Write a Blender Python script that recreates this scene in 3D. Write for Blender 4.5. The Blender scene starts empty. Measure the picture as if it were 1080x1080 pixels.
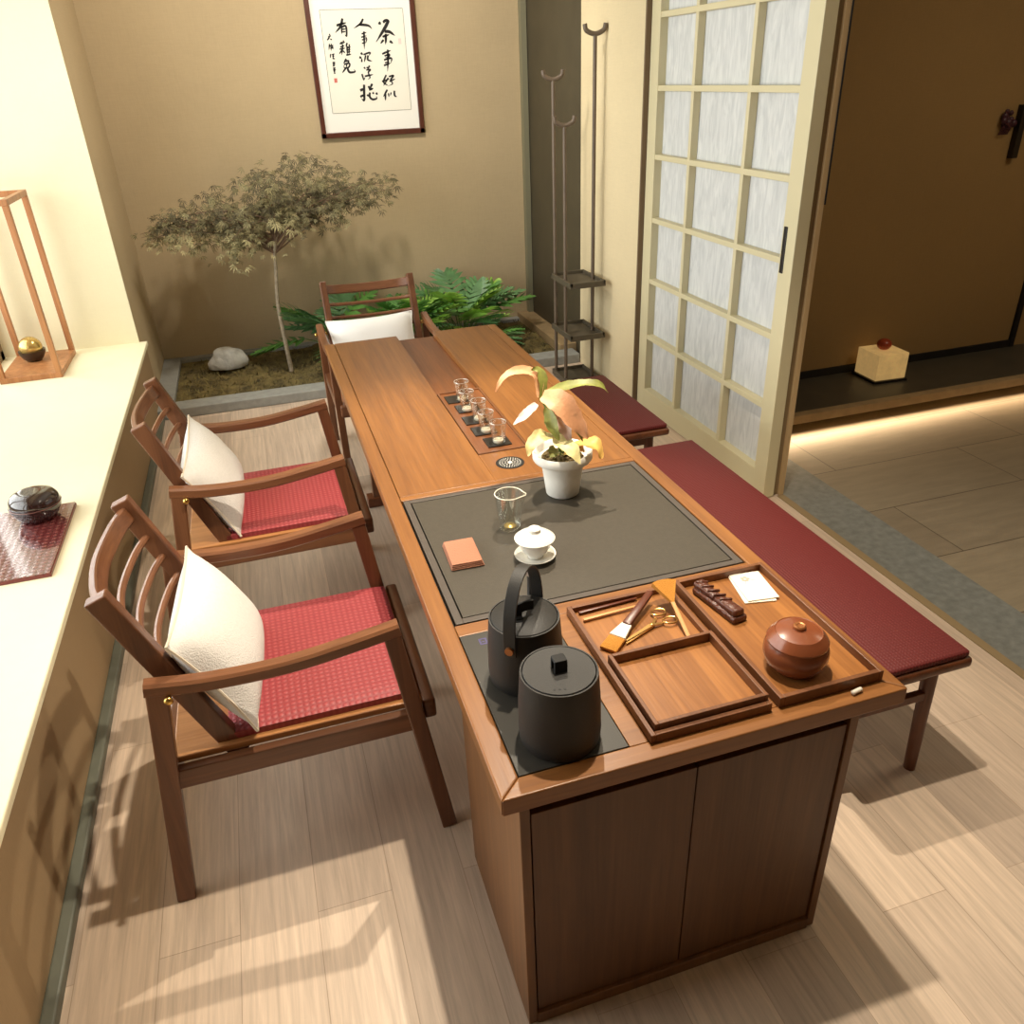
import bpy, bmesh, math, random
from mathutils import Vector, Matrix, noise as mnoise
random.seed(7)
D = bpy.data
C = bpy.context.scene.collection
PI = math.pi

# ------------------------------------------------------------------ materials
def S(r, g, b):
    f = lambda c: (c/255/12.92) if c/255 <= .04045 else ((c/255+.055)/1.055)**2.4
    return (f(r), f(g), f(b), 1)

def mat(name, col, rough=.5, metal=0, spec=.5, bump=0, bscale=60, var=0, vscale=8, coat=0):
    m = D.materials.new(name); m.use_nodes = True
    nt = m.node_tree; b = nt.nodes['Principled BSDF']
    b.inputs['Base Color'].default_value = col
    b.inputs['Roughness'].default_value = rough
    b.inputs['Metallic'].default_value = metal
    b.inputs['Specular IOR Level'].default_value = spec
    b.inputs['Coat Weight'].default_value = coat
    if bump or var:
        tc = nt.nodes.new('ShaderNodeTexCoord')
    if var:
        n = nt.nodes.new('ShaderNodeTexNoise'); n.inputs['Scale'].default_value = vscale; n.inputs['Detail'].default_value = 5
        nt.links.new(tc.outputs['Object'], n.inputs['Vector'])
        r = nt.nodes.new('ShaderNodeValToRGB')
        r.color_ramp.elements[0].position = .3; r.color_ramp.elements[1].position = .7
        r.color_ramp.elements[0].color = tuple(c*(1-var) for c in col[:3])+(1,)
        r.color_ramp.elements[1].color = tuple(min(1, c*(1+var)) for c in col[:3])+(1,)
        nt.links.new(n.outputs['Fac'], r.inputs['Fac']); nt.links.new(r.outputs['Color'], b.inputs['Base Color'])
    if bump:
        n = nt.nodes.new('ShaderNodeTexNoise'); n.inputs['Scale'].default_value = bscale; n.inputs['Detail'].default_value = 3
        nt.links.new(tc.outputs['Object'], n.inputs['Vector'])
        bp = nt.nodes.new('ShaderNodeBump'); bp.inputs['Strength'].default_value = bump; bp.inputs['Distance'].default_value = .01
        nt.links.new(n.outputs['Fac'], bp.inputs['Height']); nt.links.new(bp.outputs['Normal'], b.inputs['Normal'])
    return m

def wood(name, c1, c2, axis='y', rough=.42, scale=1.0, bands=.35):
    """streaky timber with the grain along one object axis"""
    m = D.materials.new(name); m.use_nodes = True
    nt = m.node_tree; b = nt.nodes['Principled BSDF']; N = nt.nodes.new; L = nt.links.new
    tc = N('ShaderNodeTexCoord'); mp = N('ShaderNodeMapping'); L(tc.outputs['Object'], mp.inputs['Vector'])
    s = [26*scale]*3; s['xyz'.index(axis)] = 1.3*scale
    mp.inputs['Scale'].default_value = s
    n1 = N('ShaderNodeTexNoise'); n1.inputs['Scale'].default_value = 1; n1.inputs['Detail'].default_value = 6; n1.inputs['Distortion'].default_value = .6
    L(mp.outputs['Vector'], n1.inputs['Vector'])
    mp2 = N('ShaderNodeMapping'); L(tc.outputs['Object'], mp2.inputs['Vector'])
    s2 = [150*scale]*3; s2['xyz'.index(axis)] = 6*scale; mp2.inputs['Scale'].default_value = s2
    n2 = N('ShaderNodeTexNoise'); n2.inputs['Scale'].default_value = 1; n2.inputs['Detail'].default_value = 3
    L(mp2.outputs['Vector'], n2.inputs['Vector'])
    mx = N('ShaderNodeMath'); mx.operation = 'MULTIPLY_ADD'; mx.inputs[1].default_value = bands; L(n2.outputs['Fac'], mx.inputs[0]); 
    mu = N('ShaderNodeMath'); mu.operation = 'MULTIPLY'; mu.inputs[1].default_value = 1-bands; L(n1.outputs['Fac'], mu.inputs[0]); L(mu.outputs[0], mx.inputs[2])
    r = N('ShaderNodeValToRGB'); r.color_ramp.elements[0].position = .33; r.color_ramp.elements[1].position = .66
    r.color_ramp.elements[0].color = c1; r.color_ramp.elements[1].color = c2
    L(mx.outputs[0], r.inputs['Fac']); L(r.outputs['Color'], b.inputs['Base Color'])
    b.inputs['Roughness'].default_value = rough
    bp = N('ShaderNodeBump'); bp.inputs['Strength'].default_value = .08; bp.inputs['Distance'].default_value = .004
    L(n2.outputs['Fac'], bp.inputs['Height']); L(bp.outputs['Normal'], b.inputs['Normal'])
    return m

def plaster(name, col, var=.06):
    """woven wall covering: fine crossed threads over slow tone change"""
    m = D.materials.new(name); m.use_nodes = True
    nt = m.node_tree; b = nt.nodes['Principled BSDF']; N = nt.nodes.new; L = nt.links.new
    tc = N('ShaderNodeTexCoord')
    outs = []
    for sc in ((220, 220, 18), (18, 18, 220)):
        mp = N('ShaderNodeMapping'); mp.inputs['Scale'].default_value = sc; L(tc.outputs['Object'], mp.inputs['Vector'])
        n = N('ShaderNodeTexNoise'); n.inputs['Scale'].default_value = 1; n.inputs['Detail'].default_value = 2; L(mp.outputs['Vector'], n.inputs['Vector'])
        outs.append(n.outputs['Fac'])
    ad = N('ShaderNodeMath'); ad.operation = 'ADD'; L(outs[0], ad.inputs[0]); L(outs[1], ad.inputs[1])
    n3 = N('ShaderNodeTexNoise'); n3.inputs['Scale'].default_value = 1.6; n3.inputs['Detail'].default_value = 3; L(tc.outputs['Object'], n3.inputs['Vector'])
    ma = N('ShaderNodeMath'); ma.operation = 'MULTIPLY_ADD'; ma.inputs[1].default_value = .5; L(ad.outputs[0], ma.inputs[0])
    L(n3.outputs['Fac'], ma.inputs[2])
    r = N('ShaderNodeValToRGB'); r.color_ramp.elements[0].position = .6; r.color_ramp.elements[1].position = 1.0
    r.color_ramp.elements[0].position = .7; r.color_ramp.elements[1].position = 1.0
    mr = N('ShaderNodeMapRange'); mr.inputs[1].default_value = .7; mr.inputs[2].default_value = 1.3; L(ma.outputs[0], mr.inputs[0])
    r.color_ramp.elements[0].position = 0; r.color_ramp.elements[1].position = 1
    r.color_ramp.elements[0].color = tuple(c*(1-var) for c in col[:3])+(1,)
    r.color_ramp.elements[1].color = tuple(min(1, c*(1+var)) for c in col[:3])+(1,)
    L(mr.outputs[0], r.inputs['Fac']); L(r.outputs['Color'], b.inputs['Base Color'])
    b.inputs['Roughness'].default_value = .85; b.inputs['Specular IOR Level'].default_value = .2
    bp = N('ShaderNodeBump'); bp.inputs['Strength'].default_value = .12; bp.inputs['Distance'].default_value = .003
    L(ad.outputs[0], bp.inputs['Height']); L(bp.outputs['Normal'], b.inputs['Normal'])
    return m

def planks(name, c1, c2, cm, bw, rh, rough, grain, mort=.002, rot=PI/2, gstr=.5):
    m = D.materials.new(name); m.use_nodes = True
    nt = m.node_tree; b = nt.nodes['Principled BSDF']; N = nt.nodes.new; L = nt.links.new
    tc = N('ShaderNodeTexCoord'); mp = N('ShaderNodeMapping'); mp.inputs['Rotation'].default_value = (0, 0, rot)
    L(tc.outputs['Object'], mp.inputs['Vector'])
    br = N('ShaderNodeTexBrick'); br.inputs['Scale'].default_value = 1; br.inputs['Brick Width'].default_value = bw
    br.inputs['Row Height'].default_value = rh; br.inputs['Mortar Size'].default_value = mort; br.inputs['Mortar Smooth'].default_value = .3
    br.inputs['Color1'].default_value = c1; br.inputs['Color2'].default_value = c2; br.inputs['Mortar'].default_value = cm
    br.offset = .37; br.offset_frequency = 2
    L(mp.outputs['Vector'], br.inputs['Vector'])
    mp2 = N('ShaderNodeMapping'); mp2.inputs['Scale'].default_value = grain; L(mp.outputs['Vector'], mp2.inputs['Vector'])
    n = N('ShaderNodeTexNoise'); n.inputs['Scale'].default_value = 1; n.inputs['Detail'].default_value = 8; n.inputs['Roughness'].default_value = .65; n.inputs['Distortion'].default_value = .4
    L(mp2.outputs['Vector'], n.inputs['Vector'])
    mr = N('ShaderNodeMapRange'); mr.inputs[1].default_value = .3; mr.inputs[2].default_value = .7
    mr.inputs[3].default_value = 1-gstr*.5; mr.inputs[4].default_value = 1+gstr*.35; L(n.outputs['Fac'], mr.inputs[0])
    mx = N('ShaderNodeMix'); mx.data_type = 'RGBA'; mx.blend_type = 'MULTIPLY'; mx.inputs[0].default_value = 1
    L(br.outputs['Color'], mx.inputs[6]); L(mr.outputs[0], mx.inputs[7]); L(mx.outputs[2], b.inputs['Base Color'])
    b.inputs['Roughness'].default_value = rough
    return m

def weave(name, c1, c2, sx, sy, rough=.55):
    """woven mat: checker of raised ribs"""
    m = D.materials.new(name); m.use_nodes = True
    nt = m.node_tree; b = nt.nodes['Principled BSDF']; N = nt.nodes.new; L = nt.links.new
    tc = N('ShaderNodeTexCoord'); sp = N('ShaderNodeSeparateXYZ'); L(tc.outputs['Object'], sp.inputs[0])
    o = []
    for ax, s in ((0, sx), (1, sy)):
        mu = N('ShaderNodeMath'); mu.operation = 'MULTIPLY'; mu.inputs[1].default_value = s; L(sp.outputs[ax], mu.inputs[0])
        si = N('ShaderNodeMath'); si.operation = 'SINE'; L(mu.outputs[0], si.inputs[0]); ha = N('ShaderNodeMath'); ha.operation = 'MULTIPLY_ADD'; ha.inputs[1].default_value = .5; ha.inputs[2].default_value = .5; L(si.outputs[0], ha.inputs[0]); o.append(ha.outputs[0])
    pr = N('ShaderNodeMath'); pr.operation = 'MULTIPLY'; L(o[0], pr.inputs[0]); L(o[1], pr.inputs[1])
    mr = N('ShaderNodeMapRange'); mr.inputs[1].default_value = 0; mr.inputs[2].default_value = .8; L(pr.outputs[0], mr.inputs[0])
    r = N('ShaderNodeValToRGB'); r.color_ramp.elements[0].color = c1; r.color_ramp.elements[1].color = c2
    L(mr.outputs[0], r.inputs['Fac']); L(r.outputs['Color'], b.inputs['Base Color'])
    bp = N('ShaderNodeBump'); bp.inputs['Strength'].default_value = .35; bp.inputs['Distance'].default_value = .004
    L(mr.outputs[0], bp.inputs['Height']); L(bp.outputs['Normal'], b.inputs['Normal'])
    b.inputs['Roughness'].default_value = rough
    return m

def glassm(name):
    m = D.materials.new(name); m.use_nodes = True
    nt = m.node_tree; nt.nodes.clear(); N = nt.nodes.new; L = nt.links.new
    o = N('ShaderNodeOutputMaterial'); t = N('ShaderNodeBsdfTransparent'); g = N('ShaderNodeBsdfGlossy')
    t.inputs['Color'].default_value = (.93, .94, .92, 1)
    g.inputs['Roughness'].default_value = .03; g.inputs['Color'].default_value = (1, 1, 1, 1)
    fr = N('ShaderNodeLayerWeight'); fr.inputs['Blend'].default_value = .35
    mr = N('ShaderNodeMapRange'); mr.inputs[3].default_value = .05; mr.inputs[4].default_value = .75
    mx = N('ShaderNodeMixShader'); L(fr.outputs['Facing'], mr.inputs[0]); L(mr.outputs[0], mx.inputs[0])
    L(t.outputs[0], mx.inputs[1]); L(g.outputs[0], mx.inputs[2]); L(mx.outputs[0], o.inputs[0])
    return m

def emis(m, col, strength):
    b = m.node_tree.nodes['Principled BSDF']; b.inputs['Emission Color'].default_value = col; b.inputs['Emission Strength'].default_value = strength
    return m

TW1, TW2 = S(128, 74, 34), S(172, 108, 54)
M = {}
M['topY'] = wood('table_wood_long', S(116, 72, 36), S(148, 97, 49), 'y', .36)
M['topX'] = wood('table_wood_cross', S(118, 73, 36), S(150, 98, 49), 'x', .36)
M['cabZ'] = wood('cabinet_wood', S(102, 66, 36), S(130, 88, 50), 'z', .45)
M['cabD'] = wood('cabinet_wood_shaded', S(86, 54, 30), S(112, 74, 42), 'z', .45)  # darker copy of the cabinet wood, the front's shade put into its colour
M['dark'] = wood('recess_wood', S(102, 58, 30), S(132, 80, 42), 'y', .4)
M['trayY'] = wood('tray_wood', S(124, 76, 38), S(164, 108, 56), 'y', .35)
M['trayR'] = wood('tray_rim_wood', S(94, 56, 34), S(124, 78, 46), 'y', .38)
M['chX'] = wood('chair_wood_long', S(96, 60, 40), S(132, 86, 56), 'x', .3)
M['chZ'] = wood('chair_wood_upright', S(88, 54, 36), S(124, 80, 52), 'z', .3)
M['chY'] = wood('chair_wood_cross', S(92, 57, 38), S(128, 83, 54), 'y', .28)
M['chS'] = wood('chair_seat_board', S(150, 98, 54), S(182, 126, 76), 'x', .38)
M['bench'] = wood('bench_wood', S(78, 42, 24), S(116, 66, 38), 'y', .38)
M['benchZ'] = wood('bench_leg_wood', S(78, 42, 24), S(112, 64, 36), 'z', .38)
M['red'] = weave('red_woven_mat', S(142, 50, 54), S(166, 70, 72), 400, 400)
M['red2'] = weave('deep_red_mat', S(92, 18, 18), S(100, 23, 22), 620, 620, .62)
M['black'] = mat('black_and_gap_shade', S(14, 11, 10), .7)  # black parts, and shade painted into cabinet and tray gaps
M['slate'] = mat('slate_tray', S(72, 66, 57), .5, spec=.3, bump=.06, bscale=300, var=.06, vscale=90)
M['slater'] = mat('slate_tray_rim', S(84, 76, 70), .4, spec=.3, var=.05, vscale=60)
M['hob'] = mat('hob_glass', S(62, 59, 54), .42, spec=.3)
M['kettle'] = mat('matt_black_kettle', S(34, 31, 28), .55, bump=.1, bscale=400)
M['kettled'] = mat('kettle_inside', S(22, 20, 18), .6)
M['brass'] = mat('brass', S(206, 170, 96), .28, 1)
M['gold'] = mat('gold_metal', S(190, 150, 90), .3, .9)
M['copper'] = mat('copper_pin', S(170, 110, 66), .35, .6)
M['silver'] = mat('pale_metal', S(205, 202, 196), .3, .9)
M['white'] = mat('white_porcelain', S(240, 236, 226), .18, coat=.4)
M['pot'] = mat('white_plant_pot', S(236, 232, 222), .5, bump=.08, bscale=80)
M['soil'] = mat('soil', S(116, 98, 62), .95, bump=1, bscale=90, var=.5, vscale=60)
M['glass'] = glassm('clear_glass')
M['clay'] = mat('brown_clay_glaze', S(132, 72, 44), .26, var=.12, vscale=14, coat=.2)
M['towel'] = mat('rust_cloth', S(172, 116, 90), .9, bump=.3, bscale=300, var=.06)
M['linen'] = mat('linen_cushion', S(220, 217, 213), .9, bump=.35, bscale=260, var=.035, vscale=120)
M['linenw'] = mat('white_cushion', S(240, 238, 234), .9, bump=.2, bscale=260)
M['pipe'] = mat('cushion_piping', S(216, 204, 184), .9)
M['embro'] = mat('faded_embroidery', S(228, 214, 216), .9)
M['wall'] = plaster('woven_wall_paper', S(186, 166, 132))
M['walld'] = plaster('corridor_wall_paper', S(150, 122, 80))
M['wallr'] = plaster('right_wall_paper', S(214, 198, 162))
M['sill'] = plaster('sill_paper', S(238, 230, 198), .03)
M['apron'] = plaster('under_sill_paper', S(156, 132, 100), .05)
M['ceil'] = mat('ceiling_white', S(230, 228, 222), .9)
M['floor'] = planks('oak_floor', S(184, 164, 146), S(212, 190, 168), S(172, 150, 130), 1.25, .19, .36, (3.0, 60, 1), .0012, PI/2, .46)
M['tile'] = planks('corridor_tile', S(124, 112, 94), S(136, 124, 104), S(78, 68, 56), 1.2, .42, .4, (4, 22, 1), .003, 0, .3)
M['granite'] = mat('threshold_granite', S(112, 114, 110), .5, var=.2, vscale=30, bump=.1, bscale=200)
M['kerb'] = mat('kerb_granite', S(150, 150, 144), .55, var=.12, vscale=26, bump=.1, bscale=160)
M['skirt'] = mat('skirting_green_grey', S(98, 100, 88), .5, var=.1, vscale=12)
M['plat'] = mat('platform_slate', S(70, 66, 56), .45, var=.15, vscale=8)
M['lip'] = mat('platform_edge_stone', S(158, 134, 98), .6, var=.12, vscale=14)
M['door'] = mat('door_lacquer', S(206, 196, 160), .5)
M['jamb'] = mat('jamb_taupe', S(136, 116, 84), .6)
M['jambl'] = mat('jamb_tan', S(188, 160, 118), .6)
M['gapd'] = mat('door_gap_shade', S(112, 92, 70), .6)
M['recess'] = mat('recess_dark_panel', S(70, 62, 44), .6, var=.12, vscale=5)
M['trimg'] = mat('corner_trim', S(126, 122, 98), .6)
M['frame'] = mat('dark_red_wood_frame', S(84, 42, 28), .35, var=.15, vscale=20)
M['paper'] = mat('scroll_paper', S(238, 234, 220), .7, var=.02, vscale=5)
M['mount'] = mat('scroll_mount_silk', S(242, 240, 232), .65)
M['ink'] = mat('ink', S(26, 23, 22), .7)
M['line'] = mat('grey_rule', S(128, 124, 112), .7)
M['seal'] = mat('seal_red', S(206, 110, 98), .7)
M['sealp'] = mat('seal_faint', S(236, 212, 204), .7)
M['rack'] = mat('rack_dark_wood', S(98, 84, 70), .45, var=.12, vscale=12)
M['rackt'] = mat('rack_tray_wood', S(82, 74, 60), .5, var=.12, vscale=14)
M['bark'] = mat('maple_bark', S(164, 150, 128), .8, bump=.5, bscale=60, var=.25, vscale=40)
M['twig'] = mat('maple_twig', S(116, 92, 72), .8)
M['stone'] = mat('grey_stone', S(196, 194, 186), .8, bump=.5, bscale=40, var=.18, vscale=18)
M['fern1'] = mat('leaf_bright_green', S(142, 184, 78), .42, var=.3, vscale=9)
M['fern2'] = mat('leaf_dark_green', S(84, 132, 58), .42, var=.3, vscale=9)
M['fern3'] = mat('leaf_blue_green', S(96, 138, 88), .42, var=.3, vscale=9)
M['stem'] = mat('plant_stem', S(96, 120, 60), .6)
M['pinkL'] = mat('leaf_salmon', S(230, 168, 124), .5, var=.1, vscale=40, bump=.15, bscale=90)
M['creamL'] = mat('leaf_cream_green', S(220, 206, 144), .5, var=.28, vscale=34)
M['greenL'] = mat('leaf_olive', S(136, 138, 66), .5, var=.3, vscale=30)
M['yellL'] = mat('leaf_amber', S(224, 178, 96), .5, var=.2, vscale=30)
M['blush'] = mat('leaf_pale_pink', S(232, 206, 198), .5, var=.12, vscale=30)
M['maple'] = mat('maple_leaf_olive', S(120, 112, 76), .7, var=.34, vscale=11)
M['maple2'] = mat('maple_leaf_dark', S(84, 76, 50), .7, var=.34, vscale=11)
M['maple3'] = mat('maple_leaf_pale', S(156, 146, 104), .7, var=.3, vscale=11)
M['moss'] = mat('moss_ground', S(104, 90, 52), .95, bump=1, bscale=50, var=.6, vscale=14)
M['mossf'] = mat('moss_tuft', S(110, 98, 56), .95, var=.75, vscale=8)
M['marble'] = mat('lit_marble', S(196, 172, 116), .4, var=.5, vscale=13)
emis(M['marble'], S(255, 206, 130), .3)
M['redball'] = mat('red_stone_ball', S(156, 62, 36), .35, var=.2, vscale=30)
M['ebony'] = mat('ebony', S(30, 24, 20), .4)
M['bowl'] = mat('black_purple_glaze', S(42, 26, 26), .08, spec=.7, coat=.6)
M['bowlr'] = mat('bowl_rim', S(120, 84, 76), .15)
M['board'] = weave('woven_board', S(92, 38, 38), S(130, 70, 66), 260, 260, .12)
bq = M['board'].node_tree.nodes['Principled BSDF']; bq.inputs['Coat Weight'].default_value = 1; bq.inputs['Coat Roughness'].default_value = .08; bq.inputs['Coat IOR'].default_value = 1.9
M['boarde'] = mat('woven_board_edge', S(112, 52, 50), .25)
M['lantw'] = wood('lantern_wood', S(150, 96, 56), S(190, 132, 84), 'z', .4)
M['goldball'] = mat('golden_ball', S(206, 176, 106), .2, .7)
M['darkball'] = mat('dark_stand', S(58, 44, 32), .3)
M['bristle'] = mat('amber_bristle', S(196, 130, 40), .7, bump=.6, bscale=500)
M['bristled'] = mat('brown_bristle', S(150, 88, 30), .8, bump=.6, bscale=500)
M['handle'] = mat('brush_handle', S(92, 44, 26), .35)
M['tan'] = mat('pale_bamboo', S(206, 150, 90), .5)
M['figur'] = mat('brown_tea_pet', S(86, 46, 32), .3, bump=.5, bscale=90)
M['card'] = mat('cream_card', S(238, 230, 212), .7)
M['cardp'] = mat('card_print', S(186, 164, 150), .7)
M['slots'] = mat('pale_slots', S(244, 240, 230), .6)
M['logo'] = mat('violet_print', S(70, 62, 108), .4)
M['purple'] = mat('dark_purple_tassel', S(62, 26, 40), .5)
M['pebble'] = mat('white_pebble', S(216, 206, 192), .4)

def shoji_mat():
    m = D.materials.new('shoji_paper'); m.use_nodes = True
    nt = m.node_tree; b = nt.nodes['Principled BSDF']; N = nt.nodes.new; L = nt.links.new
    tc = N('ShaderNodeTexCoord'); mp = N('ShaderNodeMapping'); mp.inputs['Scale'].default_value = (30, 34, 7); L(tc.outputs['Object'], mp.inputs['Vector'])
    n = N('ShaderNodeTexNoise'); n.inputs['Scale'].default_value = 1; n.inputs['Detail'].default_value = 5; n.inputs['Distortion'].default_value = 1.2
    L(mp.outputs['Vector'], n.inputs['Vector'])
    r = N('ShaderNodeValToRGB'); r.color_ramp.elements[0].position = .3; r.color_ramp.elements[1].position = .72
    r.color_ramp.elements[0].color = S(190, 192, 192); r.color_ramp.elements[1].color = S(216, 217, 215)
    L(n.outputs['Fac'], r.inputs['Fac']); L(r.outputs['Color'], b.inputs['Base Color'])
    b.inputs['Roughness'].default_value = .7
    b.inputs['Specular IOR Level'].default_value = .2
    return m
M['shoji'] = shoji_mat()

# ------------------------------------------------------------------ geometry helpers
def box(bm, x0, x1, y0, y1, z0, z1, bev=0, seg=2):
    r = bmesh.ops.create_cube(bm, size=1)
    vs = r['verts']
    for v in vs:
        v.co = Vector(((x0+x1)/2+v.co.x*(x1-x0), (y0+y1)/2+v.co.y*(y1-y0), (z0+z1)/2+v.co.z*(z1-z0)))
    if bev:
        es = list({e for v in vs for e in v.link_edges})
        bmesh.ops.bevel(bm, geom=es, offset=bev, segments=seg, profile=.5, affect='EDGES')
    return bm

def beam(bm, p0, p1, w, h, up=(0, 0, 1), bev=.003, taper=1):
    """straight bar of w (side) x h (along up) between two points"""
    p0, p1 = Vector(p0), Vector(p1); d = (p1-p0).normalized(); up = Vector(up)
    s = d.cross(up).normalized(); u = s.cross(d).normalized()
    vs = []
    for p, k in ((p0, 1), (p1, taper)):
        for a, b in ((-1, -1), (1, -1), (1, 1), (-1, 1)):
            vs.append(bm.verts.new(p+s*(a*w/2*k)+u*(b*h/2*k)))
    fs = [(3, 2, 1, 0), (4, 5, 6, 7), (0, 1, 5, 4), (1, 2, 6, 5), (2, 3, 7, 6), (3, 0, 4, 7)]
    for f in fs: bm.faces.new([vs[i] for i in f])
    if bev:
        es = list({e for v in vs for e in v.link_edges})
        bmesh.ops.bevel(bm, geom=es, offset=bev, segments=2, profile=.5, affect='EDGES')
    return bm

def smooth_path(pts, n):
    """Catmull-Rom through pts"""
    P = [Vector(p) for p in pts]
    if len(P) == 2: return [P[0].lerp(P[1], i/n) for i in range(n+1)]
    Q = [P[0]*2-P[1]]+P+[P[-1]*2-P[-2]]
    out = []
    for i in range(len(P)-1):
        a, b, c, d = Q[i:i+4]
        for k in range(n):
            t = k/n
            out.append(.5*((2*b)+(c-a)*t+(2*a-5*b+4*c-d)*t*t+(3*b-a-3*c+d)*t**3))
    out.append(P[-1]); return out

def sweep(bm, path, w, h, up=(0, 0, 1), bevel_like=.0):
    """rectangular section swept along a path"""
    up = Vector(up); rings = []
    for i, p in enumerate(path):
        d = (path[min(i+1, len(path)-1)]-path[max(i-1, 0)]).normalized()
        s = d.cross(up).normalized(); u = s.cross(d).normalized()
        c = min(w, h)*.18
        prof = [(-w/2+c, -h/2), (w/2-c, -h/2), (w/2, -h/2+c), (w/2, h/2-c), (w/2-c, h/2), (-w/2+c, h/2), (-w/2, h/2-c), (-w/2, -h/2+c)]
        rings.append([bm.verts.new(p+s*a+u*b) for a, b in prof])
    for a, b in zip(rings, rings[1:]):
        for k in range(8): bm.faces.new((a[k], a[(k+1) % 8], b[(k+1) % 8], b[k]))
    bm.faces.new(rings[0][::-1]); bm.faces.new(rings[-1]); return bm

def tube(bm, path, r, n=10, cap=True):
    """round tube; r a number or a list"""
    path = [Vector(p) for p in path]; rings = []
    ref = Vector((0, 0, 1))
    for i, p in enumerate(path):
        d = (path[min(i+1, len(path)-1)]-path[max(i-1, 0)]).normalized()
        if abs(d.dot(ref)) > .95: ref = Vector((1, 0, 0)) if abs(d.x) < .9 else Vector((0, 1, 0))
        s = d.cross(ref).normalized(); u = s.cross(d).normalized(); ref = u if i else ref
        rr = r[i] if isinstance(r, (list, tuple)) else r
        rings.append([bm.verts.new(p+s*(rr*math.cos(2*PI*k/n))+u*(rr*math.sin(2*PI*k/n))) for k in range(n)])
    for a, b in zip(rings, rings[1:]):
        for k in range(n): bm.faces.new((a[k], a[(k+1) % n], b[(k+1) % n], b[k]))
    if cap: bm.faces.new(rings[0][::-1]); bm.faces.new(rings[-1])
    return bm

def lathe(bm, prof, c=(0, 0, 0), n=40, cap0=True, cap1=True):
    c = Vector(c); rings = []
    for r, z in prof:
        if r < 1e-6: rings.append([bm.verts.new(c+Vector((0, 0, z)))])
        else: rings.append([bm.verts.new(c+Vector((r*math.cos(2*PI*k/n), r*math.sin(2*PI*k/n), z))) for k in range(n)])
    for a, b in zip(rings, rings[1:]):
        for k in range(n):
            k2 = (k+1) % n
            if len(a) == 1 and len(b) == 1: continue
            if len(a) == 1: bm.faces.new((a[0], b[k2], b[k]))
            elif len(b) == 1: bm.faces.new((a[k], a[k2], b[0]))
            else: bm.faces.new((a[k], a[k2], b[k2], b[k]))
    if cap0 and len(rings[0]) > 1: bm.faces.new(rings[0][::-1])
    if cap1 and len(rings[-1]) > 1: bm.faces.new(rings[-1])
    return bm

def ball(bm, c, r, sx=1, sy=1, sz=1, u=20, v=12):
    res = bmesh.ops.create_uvsphere(bm, u_segments=u, v_segments=v, radius=1)
    for w in res['verts']: w.co = Vector(c)+Vector((w.co.x*r*sx, w.co.y*r*sy, w.co.z*r*sz))
    return bm

def BM(): return bmesh.new()

def obj(name, bm, m, parent=None, smooth=False, off=None):
    if off is not None: bm.transform(Matrix.Translation(-Vector(off)))
    bmesh.ops.recalc_face_normals(bm, faces=bm.faces[:])
    me = D.meshes.new(name); bm.to_mesh(me); bm.free()
    for mm in (m if isinstance(m, list) else [m]): me.materials.append(mm)
    if smooth:
        for p in me.polygons: p.use_smooth = True
        try: me.set_sharp_from_angle(angle=math.radians(smooth if smooth is not True else 40))
        except Exception: pass
    o = D.objects.new(name, me); C.objects.link(o)
    if parent: o.parent = parent
    return o

def tag(o, label, cat, group=None):
    o['label'] = label; o['category'] = cat
    if group: o['group'] = group
    return o

def thing(name, label, cat, loc=(0, 0, 0), rz=0, group=None):
    o = D.objects.new(name, None); C.objects.link(o); o.empty_display_size = .05
    o.location = loc; o.rotation_euler = (0, 0, rz)
    return tag(o, label, cat, group)

def struct(name, bm, m, label=None):
    o = obj(name, bm, m); o['kind'] = 'structure'
    o['label'] = label or name.replace('_', ' '); return o

def copy_tree(o, parent=None):
    c = o.copy(); C.objects.link(c)
    if parent: c.parent = parent
    for ch in list(o.children): copy_tree(ch, c)
    return c

# ------------------------------------------------------------------ the room
XW, YB, XR, ZC = -1.03, 5.42, 1.86, 3.35      # wall plane left of the bed, back wall, right wall, ceiling
struct('floor', box(BM(), -1.9, 2.0, -3.6, YB+.3, -.06, 0), M['floor'], 'pale oak plank floor of the tea room')
struct('floor_corridor', box(BM(), 2.262, 5.8, -3.6, 3.3, -.06, .0), M['tile'], 'grey stone tiled floor of the corridor')
struct('trim_1', box(BM(), 2.0, 2.262, -3.6, 3.3, -.06, .001), M['granite'], 'grey granite threshold strip between wood floor and corridor')
struct('trim_2', box(BM(), 1.965, 2.0, -3.6, 1.97, 0, .004), M['jamb'], 'thin beige edge strip along the granite threshold')
struct('ceiling', box(BM(), -2.1, 5.9, -3.7, YB+.4, ZC, ZC+.1), M['ceil'])  # out of view, added to shut out sky light and give bounce
# left: parapet under the window with a deep papered sill
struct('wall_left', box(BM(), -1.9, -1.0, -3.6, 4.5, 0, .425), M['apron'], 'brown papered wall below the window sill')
struct('trim_3', box(BM(), -1.86, -.985, -3.6, 4.5, .425, .45, .004), M['sill'], 'deep pale papered window sill')
struct('trim_11', box(BM(), -1.9, XW-.002, 4.49, 4.499, .45, 2.85), M['sill'], 'end face of the window recess, papered pale for window light')  # pale sheet over the wall return, window light put into its colour
b = box(BM(), -1.9, XW, 4.5, YB, 0, ZC); struct('wall_left_end', b, M['wall'], 'papered wall return at the end of the window sill')
b = BM(); box(b, -1.9, -1.78, -3.6, 4.5, 2.75, ZC); box(b, -1.9, -1.0, -3.6, 4.5, 2.85, ZC); box(b, -1.9, -1.78, -3.6, .1, .45, 2.85)
struct('wall_left_above', b, M['wall'], 'papered wall above the window')
b = BM()
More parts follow.
